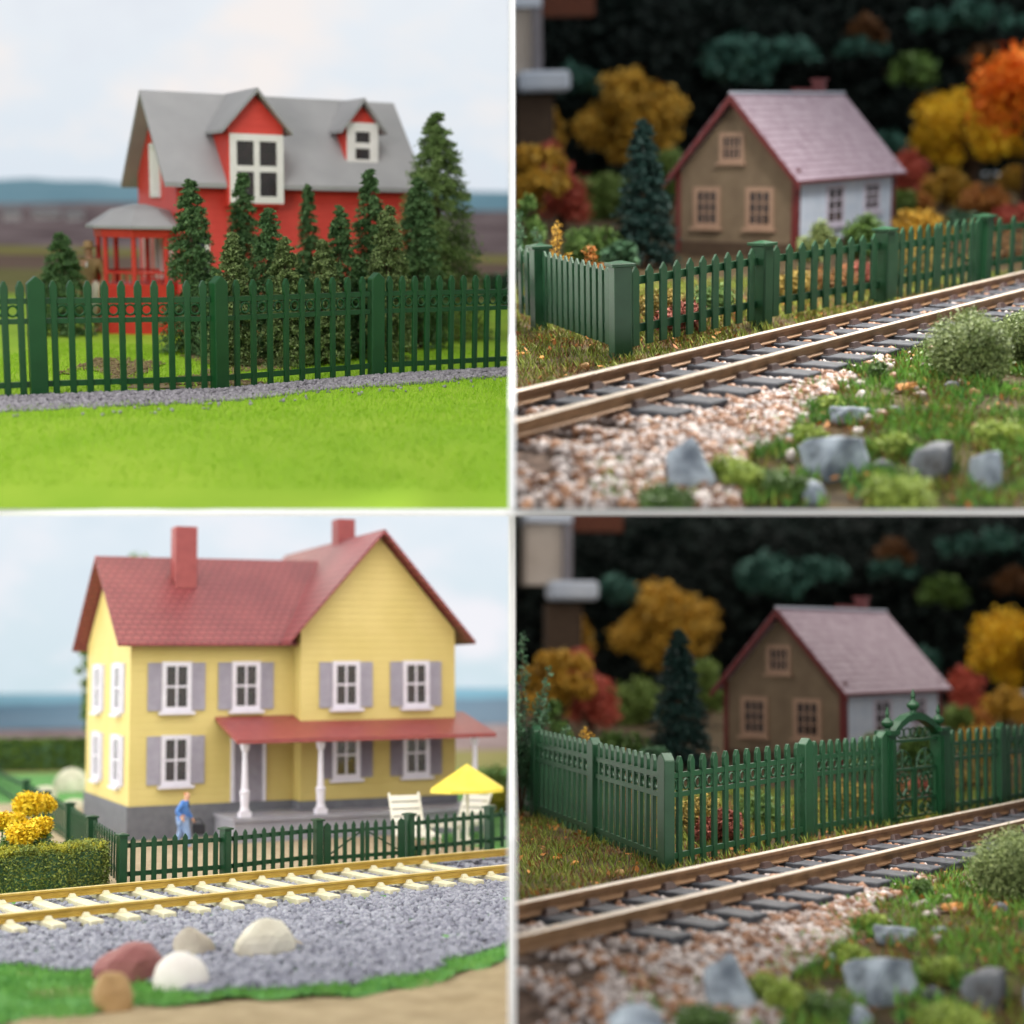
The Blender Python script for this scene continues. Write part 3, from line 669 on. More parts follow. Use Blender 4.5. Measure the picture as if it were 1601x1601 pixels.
# hexagonal porch
pc = Vector((-.62, .8)); pr = 1.02
po = MB(); po.lathe([(pr*.93, -.2), (pr*.93, 1.08), (pr*.93, 1.08)], 8, pc); pm_ = part('porch', po.mesh('porch', M['red']), T)
m = MB(); m.lathe([(pr*1.16, 2.27), (pr*1.16, 2.33), (pr*.62, 2.68), (pr*.12, 2.80)], 8, pc); part('porch_roof', m.mesh('porch_roof', M['grey_roof']), pm_)
m = MB(); m.lathe([(pr*.98, 2.08), (pr*1.0, 2.265), (.1, 2.265)], 8, pc); part('lintel', m.mesh('lintel', M['red']), pm_)
for k in range(8):
    a = 2*math.pi*(k+.5)/8; x, y = pc.x+pr*.9*math.cos(a), pc.y+pr*.9*math.sin(a)
    m = MB(); m.tube([(x, y, 1.05), (x, y, 2.12)], .055, 6); part('column', m.mesh('column', M['red']), pm_)
m = MB()
for k in range(8):
    a, b = 2*math.pi*(k+.5)/8, 2*math.pi*(k+1.5)/8
    for t in (.25, .5, .75):
        x = pc.x+pr*.9*(math.cos(a)*(1-t)+math.cos(b)*t); y = pc.y+pr*.9*(math.sin(a)*(1-t)+math.sin(b)*t); m.tube([(x, y, 1.08), (x, y, 1.32)], .018, 4)
    m.tube([(pc.x+pr*.9*math.cos(a), pc.y+pr*.9*math.sin(a), 1.33), (pc.x+pr*.9*math.cos(b), pc.y+pr*.9*math.sin(b), 1.33)], .03, 5)
part('railing', m.mesh('railing', M['red']), pm_)

G1 = 'conifers between the fence and the red house'
for i, (px, tr, y, w, mt, n, lb) in enumerate([
    (303, 284, 29.5, 84, 'conifer', 12000, 'tall dark conifer left of the big dormer window, beside the porch'),
    (383, 272, 31.0, 66, 'conifer', 9000, 'slender dark conifer whose tip overlaps the big dormer window'),
    (367, 367, 27.2, 62, 'conifer_o', 9000, 'short olive conifer right behind the second fence post'),
    (423, 328, 28.8, 74, 'conifer', 9000, 'medium conifer just right of the big dormer window, below the eave'),
    (447, 374, 27.4, 66, 'conifer_o', 8000, 'short rounded olive conifer between the narrow conifer and the medium one'),
    (483, 290, 31.5, 42, 'conifer', 6000, 'narrow dark conifer against the red wall midway between the dormers'),
    (507, 377, 27.8, 62, 'conifer_o', 8000, 'low olive conifer right of the narrow dark one'),
    (532, 324, 29.5, 60, 'conifer', 8000, 'grey green conifer left of the small dormer'),
    (578, 266, 30.5, 70, 'conifer', 9000, 'tall conifer with its tip under the small dormer'),
    (606, 323, 28.8, 74, 'conifer_o', 9000, 'broad olive conifer in front of the right end of the red wall'),
    (653, 281, 31.5, 84, 'conifer', 9000, 'tall blurred conifer at the right corner of the red house'),
    (681, 180, 34.0, 136, 'conifer_l', 24000, 'tallest light green conifer to the right of the red house'),
    (101, 366, 33.0, 80, 'conifer', 8000, 'lone conifer left of the man in the tan suit'),
    (340, 420, 28.6, 50, 'conifer', 4000, 'small dark conifer wedged behind the second fence post'),
    (470, 408, 30.2, 70, 'conifer', 6000, 'low dark conifer filling the gap under the narrow one'),
    (560, 405, 29.0, 64, 'conifer', 6000, 'low dark conifer left of the third fence post')]):
    conifer(P, lb, px, tr, y, w*1.3, M[mt], int(n*2.6), .062, seed=i+3, group=G1)
bush(P, 'dark low shrub at the far right edge behind the fence', 'shrub', 780, 415, 46, 70, M['leaf_dg'], .2, 1500, seed=4)

b = P.col(143, 34); T = thing(P, 'person', 'man figure in tan suit and hat holding a pale coat, left of the red porch', 'person', b, R(-10))
person(T, 1.93, [(-.055, 0, .5), (.055, 0, .5)], [(-.06, -.01, .27), (.06, .01, .27)], [(-.065, 0, .04), (.065, .02, .04)], [(-.085, -.06, .02), (.085, -.05, .02)],
       [(-.19, .01, .62), (.19, .02, .62)], [(-.19, -.03, .46), (.15, -.09, .50)], [(-.13, 0, .79), (.13, 0, .79)], 0.0, M['suit'], M['suit'], M['white_trim'], M['bark'], M['suit'])
m = MB(); m.prism([(.10, .30), (.24, .28), (.32, .62), (.38, 1.0), (.28, 1.16), (.16, 1.02)], -.34, -.20, 'y')
T2 = top(P, 'folded_coat', m.mesh('folded_coat', M['paper'], bevel=.03, smooth=True), b, R(-10), 'pale cream coat hanging from the hand of the man in the tan suit', 'coat')

def small_house(px, y, wpx, h, mt, lb, roofm='grey_roof'):
    q = P.col(px, y); q.z += heathfn(q.x, y) if y > 100 else 0; w = wpx*y/F
    T = thing(P, 'distant_house', lb, 'house', q, .3, 'pale houses on the far plain')
    m = MB(); m.box(-w/2, w/2, -w*.3, w*.3, -.3, h*.7); part('wall', m.mesh('wall', mt), T)
    part('roof', gable_roof(-w*.55, w*.55, 0, w*.4, h*1.15, h*1.2/w, .1).mesh('roof', M[roofm]), T)
small_house(20, 120, 26, .9, M['white_trim'], 'small white house on the far plain at the left edge, nearest the frame')
small_house(74, 122, 40, .7, M['white_trim'], 'long low white house on the far plain, middle of the three')
small_house(118, 121, 26, .7, M['white_trim'], 'small white house on the far plain closest to the red porch')

# =================================================================== TOP RIGHT and BOTTOM RIGHT: brown cottage by the line
TA = (tB[1]-tB[0]); ANG = math.radians(51.4); TN = Vector((-math.sin(ANG), math.cos(ANG))); TD = Vector((math.cos(ANG), math.sin(ANG)))
GA = 1.27; A0 = PB.gp(1085, 603, .2).xy     # a point on the near rail
SPB = .86
def onsleeper(x, y, m=.03):
    u = (Vector((x, y))-A0).dot(TD); k = (u+5.8) % SPB; k = min(k, SPB-k); return k < .25+m and -.78-m < tdist(x, y) < GA+.5+m
def tdist(x, y): return (Vector((x, y))-A0).dot(TN)          # 0 = near rail, GA = far rail
def autumn(P, ornate):
    tag = ', lower right scene' if ornate else ', upper right scene'
    xr = (-2.2, 13) if not ornate else (-2.2, 12)
    def keepg(x, y): return True
    sheet(P, 'ground', M['earth_b'], -3, 46, 13.2, 100, .42, fn=lambda x, y: (.10*nz(x, y, .8)+.04*nz(x, y, 3))*(1 if tdist(x, y) > GA+1.0 else .15)-.03)
    sheet(P, 'ballast_bed', M['bed_b'], -3, 18, 14, 42, .2, dz=.012, keep=lambda x, y: -1.9+.25*nz(x, y, 1.1) < tdist(x, y) < GA+.75+.2*nz(x, y, 1.3, 4))
    def kb(x, y):
        d = tdist(x, y)
        if onsleeper(x, y) and rnd.random() < .97: return False
        if not (d > (-2.6 if x > 2 else -6.5)+.5*nz(x, y, .8) and d < GA+.8+.2*nz(x, y, 2)): return False
        if d < -.5:                               # grass takes over from the right foreground
            return (x < 2.5+.7*nz(x, y, .9)+max(0, (y-16.6))*.47) or rnd.random() < .012
        return True
    pp = points(P, 9500, -2.5, 13, 14, 34, kb, dz=.05)
    pebbles(P, 'ballast', 'pale pink and white pebbles bedding the railway line%s' % tag, M['pebble'], pp, .040, .098)
    brown = points(P, 2600, -2.5, 12, 14, 33, kb, dz=.075)
    pebbles(P, 'brown_pebbles', 'tan and rust brown pebbles mixed into the pale ballast%s' % tag, M['pebble_b'], brown, .04, .10)
    far = points(P, 2500, 5, 18, 28, 42, lambda x, y: -.9 < tdist(x, y) < GA+.7, dz=.02)
    pebbles(P, 'ballast', 'greyish ballast far along the railway line%s' % tag, M['gravel_p'], far, .05, .09)
    track(P, 'tan railed model railway track on dark slate sleepers passing the green fence%s' % tag, Vector((A0.x, A0.y)), ANG, 22, GA, .18, .066,
          (M['rail_t'], M['rail_top'], M['sleeper_d'], M['chair']), SPB, .78, .50, .17, t0=.2)
    # fence
    if not ornate:
        rl = pts2(P, [(970, 562, 13), (845, 514, 13), (720, 470, 0)])
        rr = pts2(P, [(970, 562, 10), (1190, 512, 9), (1380, 478, 0), (1535, 446, 6), (1680, 420, 0)])
        F_, base = fence(P, 'picket_fence', 'green plain picket fence with square capped posts turning a corner beside the track, cottage behind', 'plain', 1.03, M['green3'], [rl, rr], gates=((1, 2),), xs_=1.6, flip=(0,))
        # gate in the opening
        p, q = Vector(rr[2][0]), Vector(rr[3][0]); d = q-p; a = math.atan2(d.y, d.x); L = d.length; b0 = Vector((p.x, p.y, P.gz(*p)))
        gt = part('gate', None, F_, b0-base, a)
        for k, (x0, x1) in enumerate(((.25, L/2-.03), (L/2+.03, L-.25))):
            m = MB(); m.box(x0, x1, .0, .06, 1.06, 1.20).box(x0, x1, .0, .06, .36, .50)
            z = (.45, 1.1) if k == 0 else (1.1, .45); m.tube([(x0, .03, z[0]), (x1, .03, z[1])], .035, 4)
            lf = part('gate_leaf', m.mesh('gate_leaf', M['green3']), gt)
            for j in range(6):
                x = x0+.06+(x1-x0-.12)*j/5; wd = .2 if j == (0 if k == 0 else 5) else .09
                m = MB(); m.prism([(-wd, .1), (wd, .1), (wd, 1.38), (0, 1.5), (-wd, 1.38)], -.045, .0, 'y'); part('picket', m.mesh('picket', M['green3'], bevel=.008), lf, (x, 0, 0))
    else:
        rl = pts2(P, [(985, 567, 11), (874, 525, 11), (783, 492, 11), (708, 463, 0)])
        rr = pts2(P, [(985, 567, 12), (1199, 513, 9), (1317, 488, 0), (1412, 470, 6), (1500, 453, 9), (1608, 431, 0)])
        F_, base = fence(P, 'picket_fence', 'green ornate picket fence with ringed rails and an arched scroll gate, cottage behind', 'ornate', 1.02, M['green3'], [rl, rr], gates=((1, 2),), xs_=1.08, ps=1.15)
        p, q = Vector(rr[2][0]), Vector(rr[3][0]); d = q-p; a = math.atan2(d.y, d.x); L = d.length; b0 = Vector((p.x, p.y, P.gz(*p))); mt = M['green2']
        gt = part('gate', None, F_, b0-base, a); gt.scale = (1, 1, .81)
        for x in (.2, L-.2):
            m = MB(); m.box(x-.12, x+.12, -.12, .12, -.05, 2.12); m.box(x-.18, x+.18, -.18, .18, 2.12, 2.22); m.box(x-.15, x+.15, -.15, .15, 0, .12)
            m.box(x-.05, x+.05, -.145, -.12, .2, 2.0)
            m.lathe([(.06, 2.22), (.05, 2.27), (.11, 2.34), (.12, 2.41), (.07, 2.48), (.03, 2.53), (.045, 2.60), (.02, 2.72), (.008, 2.78)], 14, (x, 0)); part('gate_post', m.mesh('gate_post', mt, bevel=0), gt)
        xc = L/2; x0, x1 = .32, L-.32
        m = MB(); arc = [(x0-.02, 2.20), (x0+(xc-x0)*.28, 2.42), (x0+(xc-x0)*.62, 2.56), (xc, 2.62), (x1-(xc-x0)*.62, 2.56), (x1-(xc-x0)*.28, 2.42), (x1+.02, 2.20)]
        for (a0, b0_), (a1, b1_) in zip(arc, arc[1:]): m.prism([(a0, b0_-.17), (a1, b1_-.17), (a1, b1_), (a0, b0_)], -.10, .10, 'y')
        m.box(x0, x1, -.05, .05, 1.92, 1.98)
        m.lathe([(.07, 2.60), (.06, 2.66), (.12, 2.74), (.13, 2.80), (.06, 2.88), (.035, 2.93), (.05, 3.0), (.02, 3.12), (.006, 3.18)], 14, (xc, 0))
        ar = part('arch', m.mesh('arch', mt), gt)
        def spiral(m, cx, cz, r, t0, t1, sg=1, rad=.022):
            n = 22; m.tube([(cx+sg*r*(1-.75*k/n)*math.cos(t0+(t1-t0)*k/n), 0, cz+r*(1-.75*k/n)*math.sin(t0+(t1-t0)*k/n)) for k in range(n+1)], rad, 5)
        m = MB()
        for k in range(5):
            c = xc+(k-2)*.24; m.tube([(c+.13*math.cos(t*math.pi/8), 0, 2.13+.11*math.sin(t*math.pi/8)) for t in range(17)], .02, 5, cap=False)
        part('scrollwork', m.mesh('scrollwork', mt), ar)
        for sg in (-1, 1):
            def X(u): return xc+sg*(.03+u*(xc-x0-.05))     # u 0 centre .. 1 post
            m = MB()
            for u in (0.02, 1.0): m.box(min(X(u), X(u)+.0)-.03, X(u)+.03, -.03, .03, .10, 1.28 if u < .5 else 1.28)
            a_, b_ = sorted((X(0.02), X(1.0)))
            for z in (.10, 1.24, .52): m.box(a_, b_, -.028, .028, z, z+.06)
            lf = part('gate_leaf', m.mesh('gate_leaf', mt), gt)
            w = b_-a_; cx = (a_+b_)/2; m = MB()
            for s2 in (-1, 1):
                spiral(m, cx+s2*w*.22, 1.08, w*.17, math.pi*.5, math.pi*3.2, s2); spiral(m, cx+s2*w*.25, .68, w*.15, -math.pi*.5, -math.pi*3.0, s2)
                spiral(m, cx+s2*w*.2, .30, w*.15, math.pi*.5, math.pi*3.0, s2); spiral(m, cx+s2*w*.25, 1.44, w*.18, 0, math.pi*2.4, s2)
                m.tube([(cx, 0, 1.18), (cx+s2*w*.18, 0, .98), (cx+s2*w*.18, 0, .80), (cx, 0, .62)], .028, 5)
                m.tube([(cx+s2*.10*abs(math.sin(t_))**3*1.0, 0, 1.06+.0075*(13*math.cos(t_)-5*math.cos(2*t_)-2*math.cos(3*t_)-math.cos(4*t_))) for t_ in [j*math.pi/12 for j in range(13)]], .018, 5)
                m.tube([(cx, 0, .5), (cx+s2*w*.32, 0, .34), (cx, 0, .16)], .02, 5)
                m.tube([(cx+s2*w*.45, 0, 1.3), (cx+s2*w*.3, 0, 1.62), (cx+s2*w*.05, 0, 1.72)], .022, 5)
            m.tube([(cx, 0, 1.28), (cx, 0, 1.74)], .022, 5)
            part('scrollwork', m.mesh('scrollwork', mt), lf)

    # cottage
    b = P.col(1243, 42); T = thing(P, 'brown_cottage', 'brown gabled cottage with pale pink tiled roof%s' % tag, 'house', b, R(50))
    L_, Wd = 5.75, 3.78; ev, rg = 2.33, 4.38; s_ = (rg-ev)/(Wd/2)
    m = MB(); m.box(0, .04, 0, Wd, .36, ev-.08); m.prism([(0, ev-.085), (Wd/2, rg-.2), (Wd, ev-.085)], 0, L_, 'x'); m.box(.045, L_, Wd-.1, Wd, .362, ev-.08)
    part('wall', m.mesh('wall', M['tan_wall']), T)
    m = MB(); m.box(.045, L_, .0, Wd-.105, .362, ev-.09); part('wall', m.mesh('wall', M['blue_white']), T, label='pale blue white side wall')
    m = MB(); m.box(-.02, L_+.02, -.02, Wd+.02, -.1, .358); part('plinth', m.mesh('plinth', M['base_b']), T)
    m = MB(); m.box(-.06, .12, -.06, .10, 0, ev+.02); part('corner_board', m.mesh('corner_board', M['dred']), T)
    m = MB(); m.box(L_-.1, L_+.05, -.05, .1, .2, ev); part('corner_board', m.mesh('corner_board', M['dred']), T)
    m = MB(); m.box(-.05, .08, Wd-.07, Wd+.05, 0, ev); part('corner_board', m.mesh('corner_board', M['dred']), T)
    rf = part('roof', gable_roof(-.34, L_+.32, Wd/2, Wd/2+.26, rg, s_, .03).mesh('roof', M['pink_roof']), T)
    m = MB(); ze = rg-s_*(Wd/2+.3)
    m.prism([(-.3, ze-.03), (Wd/2, rg-.035), (Wd+.3, ze-.03), (Wd+.3, ze-.2), (Wd/2, rg-.25), (-.3, ze-.2)], -.37, -.31, 'x'); m.box(-.3, L_+.3, -.30, -.25, ze-.03, ze+.05)
    part('bargeboard', m.mesh('bargeboard', M['dred']), rf)
    m = MB(); m.box(-.3, L_+.28, Wd/2-.09, Wd/2+.09, rg-.03, rg+.035); part('ridge_cap', m.mesh('ridge_cap', M['tower_b'], bevel=.02), rf)
    m = MB(); m.box(L_-1.0, L_-.72, Wd/2+.02, Wd/2+.35, rg-.5, rg+.36); m.box(L_-1.05, L_-.67, Wd/2-.03, Wd/2+.40, rg+.36, rg+.42); part('chimney', m.mesh('chimney', M['mauve_d']), rf)
    m = MB(); m.box(L_-2.3, L_-1.1, Wd/2+.18, Wd/2+.3, rg-.5, rg+.15); part('ridge_vent', m.mesh('ridge_vent', M['dred']), rf)
    A = -math.pi/2
    window(T, (0, 2.02, 2.93), A, .78, .80, 4, 2, M['tan_trim'], M['pane'], fw=.11, mt=.03)
    window(T, (0, 2.82, 1.31), A, .88, 1.12, 3, 3, M['tan_trim'], M['pane'], fw=.13, mt=.035)
    window(T, (0, 1.12, 1.31), A, .88, 1.12, 3, 3, M['tan_trim'], M['pane'], fw=.13, mt=.035)
    window(T, (2.15, 0, 1.30), 0, 1.0, 1.1, 2, 3, M['lilac_plain'], M['pane'], fw=.1, mt=.05)
    window(T, (4.35, 0, 1.42), 0, .95, .85, 2, 3, M['lilac_plain'], M['pane'], fw=.1, mt=.05)

    # planting behind the fence
    tree(P, 'large blurred golden yellow tree left of the cottage%s' % tag, 'tree', 'autumn_tree', 985, 108, 82, 172, M['leaf_yo'], .42, 6000, .25, 26, seed=2)
    conifer(P, 'dark blue green conifer close to the cottage gable%s' % tag, 1006, 190, 40, 112, M['conifer_d'], 14000, .12, seed=30, low=.06)
    tree(P, 'ochre tree at the left edge%s' % tag, 'tree', 'autumn_tree', 826, 212, 52, 120, M['leaf_yo'], .22, 5000, .2, 18, seed=5)
    tree(P, 'thin olive tree under the pale tower%s' % tag, 'tree', 'autumn_tree', 846, 145, 72, 76, M['leaf_yo'], .3, 2500, .3, 12, seed=6)
    bush(P, 'red blurred bush between the ochre tree and the conifer%s' % tag, 'red_bush', 882, 248, 56, 90, M['leaf_r'], .2, 3500, seed=7, clump=.5)
    bush(P, 'small coral bush above the red bush%s' % tag, 'red_bush', 862, 212, 60, 44, M['leaf_r'], .2, 1200, seed=8, clump=.6)
    bush(P, 'bright green bush at the left edge below the ochre tree%s' % tag, 'green_bush', 828, 300, 38, 56, M['leaf_g'], .14, 2500, seed=9)
    bush(P, 'light green bush behind the conifer on its right%s' % tag, 'green_bush', 1045, 222, 62, 64, M['leaf_lg'], .2, 2500, seed=10)
    bush(P, 'olive green bush between the red bush and the conifer%s' % tag, 'green_bush', 946, 268, 62, 104, M['leaf_lg'], .22, 4000, seed=11)
    bush(P, 'dark green low bush in front of the conifer%s' % tag, 'green_bush', 925, 345, 40, 84, M['leaf_g'], .15, 3500, seed=12)
    bush(P, 'dark low bush left of the conifer foot%s' % tag, 'green_bush', 968, 352, 37, 60, M['leaf_dg'], .13, 2500, seed=13)
    bush(P, 'dry brownish shrub at the cottage corner%s' % tag, 'dry_shrub', 1274, 335, 38.5, 62, M['leaf_br' if False else 'leaf_bush'], .10, 3000, seed=14)
    bush(P, 'round green shrub in front of the pale side wall%s' % tag, 'green_bush', 1347, 324, 39, 66, M['leaf_g'], .11, 3500, seed=15)
    tree(P, 'bright yellow tree right of the cottage%s' % tag, 'tree', 'autumn_tree', 1516, 135, 76, 196, M['leaf_yd'], .28, 7000, .22, 24, seed=16, clump=.27)
    for q_, (px, tr, y, w, mt, lb) in enumerate([(1425, 300, 62, 80, 'leaf_br', 'rust bush under the coral one'), (1475, 262, 64, 90, 'leaf_yo', 'ochre bush below the bright yellow tree'), (1540, 285, 60, 100, 'leaf_br', 'rust bush below the bright yellow tree'), (1600, 250, 64, 90, 'leaf_yo', 'ochre bush at the right edge'), (1500, 330, 50, 90, 'leaf_dg', 'dark bush before the rust ones'), (1585, 320, 52, 80, 'leaf_r', 'red bush at the right edge behind the fence')]):
        bush(P, '%s%s' % (lb, tag), 'autumn_bush', px, tr, y, w, M[mt], .2, 2600, 16, seed=500+q_, clump=.3)
    if not ornate: tree(P, 'glowing orange tree at the right edge%s' % tag, 'tree', 'orange_tree', 1602, 72, 62, 176, M['leaf_o'], .34, 6000, .45, 20, seed=18, clump=.5)
    bush(P, 'coral and rust bush at the right end of the cottage%s' % tag, 'red_bush', 1422, 225, 66, 60, M['leaf_r'], .22, 2000, seed=19)
    bush(P, 'lime green bush between the cottage and the yellow tree%s' % tag, 'green_bush', 1408, 290, 58, 44, M['leaf_lg'], .2, 1200, seed=20)
    bush(P, 'olive bush right of the cottage behind the fence%s' % tag, 'green_bush', 1440, 325, 44, 90, M['leaf_yo'], .18, 2500, seed=21)
    for i, (px, tr, y, w, mt, lb) in enumerate([(890, 470, 33, 60, 'leaf_br', 'rust patch seen through the left fence run'), (1030, 425, 31, 60, 'leaf_yo', 'ochre low plant behind the first fence bay'), (1062, 440, 30, 50, 'leaf_r', 'red low plant behind the first fence bay'), (1125, 425, 33, 60, 'leaf_g', 'green low plant before the second post'),
            (1250, 400, 35, 60, 'leaf_yo', 'ochre low plant behind the second fence bay'), (1300, 395, 36, 60, 'leaf_br', 'rust low plant behind the second fence bay'), (1345, 385, 37, 56, 'leaf_r', 'red low plant near the end of the second bay'), (1440, 375, 40, 90, 'leaf_yo', 'ochre low plant behind the gate'), (1560, 350, 43, 120, 'leaf_br', 'rust low plant right of the gate')]):
        bush(P, '%s%s' % (lb, tag), 'low_plant', px, tr+16, y-3.0, w*1.5, M[{'leaf_r': 'low_r', 'leaf_yo': 'low_y', 'leaf_br': 'low_b', 'leaf_g': 'leaf_g'}[mt]], .08, 2600, seed=40+i, group='low autumn plants along the back of the fence%s' % tag)
    def stem(px0, tr, y, lb, mt, spread, n, seed, leaf=.055, name='leafy_plant'):
        y = y+3.6; b = P.col(px0, y); t = P.at(px0, tr, y); H = t.z-b.z; r = random.Random(seed); T = thing(P, name, lb, 'plant', b)
        cl = []; m = MB()
        for k in range(n):
            th = r.uniform(0, 6.28); hh = H*(1 if k == 0 else r.uniform(.45, .85)); dx = spread*r.uniform(.3, 1)*math.cos(th)*(0 if k == 0 else 1); dy = spread*.6*math.sin(th)
            pts = [(0, 0, 0), (dx*.35, dy*.35, hh*.4), (dx*.8, dy*.8, hh*.75), (dx, dy, hh)]; m.tube(pts, [.02, .016, .012, .006], 5)
            for j in range(16):
                t_ = .25+.75*j/15; s0 = min(2, int(t_*3)); f_ = t_*3-s0; c = Vector(pts[s0]).lerp(Vector(pts[s0+1]), f_); cl.append((tuple(c+Vector((r.uniform(-.06, .06), r.uniform(-.06, .06), 0))), .13*(1.2-t_*.55)*r.uniform(.7, 1.2)))
        part('foliage', crown('foliage', cl, leaf, n*620, M[mt]), T); part('stem', m.mesh('stem', M['bark']), T)
    if ornate:
        stem(782, 205, 27.3, 'tall dark green leafy plant standing behind the left fence run%s' % tag, 'leaf_dg', .7, 9, 3, .075)
        stem(805, 320, 27.0, 'small dark green sprig beside the tall plant%s' % tag, 'leaf_dg', .3, 3, 4)
        stem(845, 352, 26.5, 'tiny dark green sprig near the orange foliage%s' % tag, 'leaf_dg', .12, 2, 5)
        stem(875, 352, 27.0, 'curly orange foliage poking over the left fence run%s' % tag, 'leaf_yo', .5, 5, 6, name='orange_plant')
        stem(925, 388, 26.0, 'low curly orange foliage near the corner post%s' % tag, 'leaf_br', .3, 4, 7, name='orange_plant')
    else:
        stem(812, 335, 28.5, 'slim dark green sprig at the left edge above the fence%s' % tag, 'leaf_dg', .15, 3, 3)
        stem(842, 362, 27.6, 'tiny dark green sprig beside the second capped post%s' % tag, 'leaf_dg', .1, 2, 4)
        stem(872, 352, 27.2, 'curly orange foliage rising over the left fence run%s' % tag, 'leaf_yo', .4, 6, 5, name='orange_plant')
        stem(922, 384, 26.2, 'low curly orange foliage near the corner post%s' % tag, 'leaf_br', .45, 6, 6, name='orange_plant')

    # grass and litter
    kf = lambda x, y: tdist(x, y) > GA+.55+.2*nz(x, y, 2)
    grass(P, 'grass', 'mixed green and brown grass on both sides of the fence%s' % tag, M['grass_b'], points(P, 17000, -2, 13, 18.5, 36, lambda x, y: kf(x, y) and nz(x, y, 1.3, 2) > -.28), .07, .19, 1.0)
    grass(P, 'dry_grass', 'brown dry stalks under the fence%s' % tag, M['dry_b'], points(P, 9000, -2, 12, 18.5, 34, lambda x, y: kf(x, y) and nz(x, y, 1.1, 8) > -.1), .06, .16, .8)
    def kr(x, y):
        d = tdist(x, y); return d < -.55 and (x > 2.2+.7*nz(x, y, .9)+max(0, (y-16.6))*.47 or (y < 16.6+.5*nz(x, y, 1) and x > .9))
    grass(P, 'grass', 'lush green and yellow grass in the right foreground beside the track%s' % tag, M['grass_g'], points(P, 20000, .2, 11, 13.6, 31, lambda x, y: kr(x, y) and nz(x, y, 1.6, 6) > -.08), .07, .2, 1.2)
    grass(P, 'straw_grass', 'yellowish grass mixed into the right foreground%s' % tag, M['grass_b'], points(P, 14000, .2, 11, 13.6, 31, lambda x, y: kr(x, y) and nz(x, y, 1.2, 30) > -.15), .06, .18, 1.1)
    grass(P, 'dry_grass', 'brown dry stalks around the bushes in the right foreground%s' % tag, M['dry_b'], points(P, 5000, 2, 11, 14, 29, lambda x, y: kr(x, y) and nz(x, y, 1.3, 12) > .0), .06, .2, .8)
    lit = points(P, 900, -1.5, 11, 14, 32, lambda x, y: (kr(x, y) or kf(x, y)) and nz(x, y, 1.0, 20) > -.15, dz=.07)
    V, Q = scatter(LEAF[0], LEAF[1], lit, NR.uniform(.06, .16, len(lit)))
    top(P, 'leaf_litter', npmesh('leaf_litter', V, Q, M['leaf_br']), kind='stuff', label='scattered rust brown leaf litter in the grass%s' % tag, cat='leaf litter')
    # bushes and rocks in the right foreground
    for px, top_, bot, w, lb in ((1517, 486, 598, 132, 'round dense green bush beside the track, nearest the sleepers'), (1602, 482, 575, 110, 'green bush cut by the right edge beside the round one')):
        g = P.g(px, bot-5); g.z = P.gz(g.x, g.y)
        bush(P, '%s%s' % (lb, tag), 'bush', px, top_, g.y, w, M['leaf_bush'], .045, 30000, 40, seed=int(px), loc=g, clump=.40)
    rocks = [(1078, 768, 74, 78, 'rock', 'pale blue grey boulder among the foreground pebbles', .7), (1333, 664, 62, 34, 'rock', 'flat topped rock at the end of the pebbles', .9), (1312, 742, 118, 88, 'rock', 'largest blue grey rock with a dark brown side in the foreground', .9),
             (1268, 788, 48, 32, 'rock', 'small pale blue rock at the bottom beside the largest rock', .3), (1464, 752, 88, 84, 'rock_d', 'dark slate rock right of the largest rock', .9), (1543, 768, 64, 90, 'rock', 'smooth pale slab leaning on the dark slate rock', .8), (1487, 618, 26, 16, 'rock_d', 'small grey stone below the round bush', .6)]
    if ornate: rocks.append((940, 806, 80, 40, 'rock', 'pale low rock at the bottom edge', .3)); 
    for i, (px, bot, w, h, mt, lb, bl) in enumerate(rocks+[(1225, 700, 34, 20, 'rock', 'small bluish rock left of the largest rock', .8), (1395, 652, 26, 14, 'rock', 'little pale stone right of the flat topped rock', .8), (1125, 690, 30, 16, 'rock_d', 'dark grey stone at the edge of the pebbles', .7), (1380, 745, 34, 22, 'rock_d', 'dark stone between the largest rock and the slate rock', .7)]):
        g = P.g(px, bot-8); k = g.y/F
        me = rock_mesh('rock', M[mt], w/2*k*1.25, w/2*k*.95, h*.74*k, i*7+3, .20, 3, bl)
        top(P, 'rock', me, g, R(20*i), '%s%s' % (lb, tag), 'rock', 'rocks in the foreground%s' % tag)
    for i, (px, py, w, mt, lb) in enumerate([(817, 553, 20, 'leaf_br', 'crumpled rust leaf at the left edge of the grass'), (915, 574, 22, 'rock_t', 'tan pebble in the grass left of the corner post'), (846, 560, 24, 'leaf_br', 'flat rust leaf near the middle of the left grass'), (1480, 640, 22, 'rock_t', 'brown seed head in the right foreground grass'),
               (1452, 668, 18, 'leaf_br', 'rust seed head between the rocks'), (1523, 615, 20, 'rock_t', 'pinkish pebble under the round bush'), (1420, 606, 46, 'leaf_br', 'fallen brown twig of leaves beside the track'), (1456, 588, 22, 'leaf_br', 'rust leaf just left of the round bush'), (1396, 644, 16, 'leaf_br', 'tiny rust seed head left of the twig'), (1525, 672, 24, 'rock_t', 'mauve brown seed head above the pale slab'), (1014, 665, 24, 'rock_t', 'large orange pebble beside the near rail'), (1585, 720, 26, 'leaf_br', 'orange brown seed head by the right edge')]):
        g = P.g(px, py+4); k = g.y/F
        top(P, 'dead_leaf' if mt == 'leaf_br' else 'pebble', rock_mesh('pebble', M[mt], w/2*k, w/4*k, w*(.34 if mt == 'rock_t' else .15)*k, 90+i, .5, 2, .5), g+Vector((0, 0, .03)), R(33*i), '%s%s' % (lb, tag), 'leaf' if mt == 'leaf_br' else 'pebble', 'fallen leaves and pebbles%s' % tag)

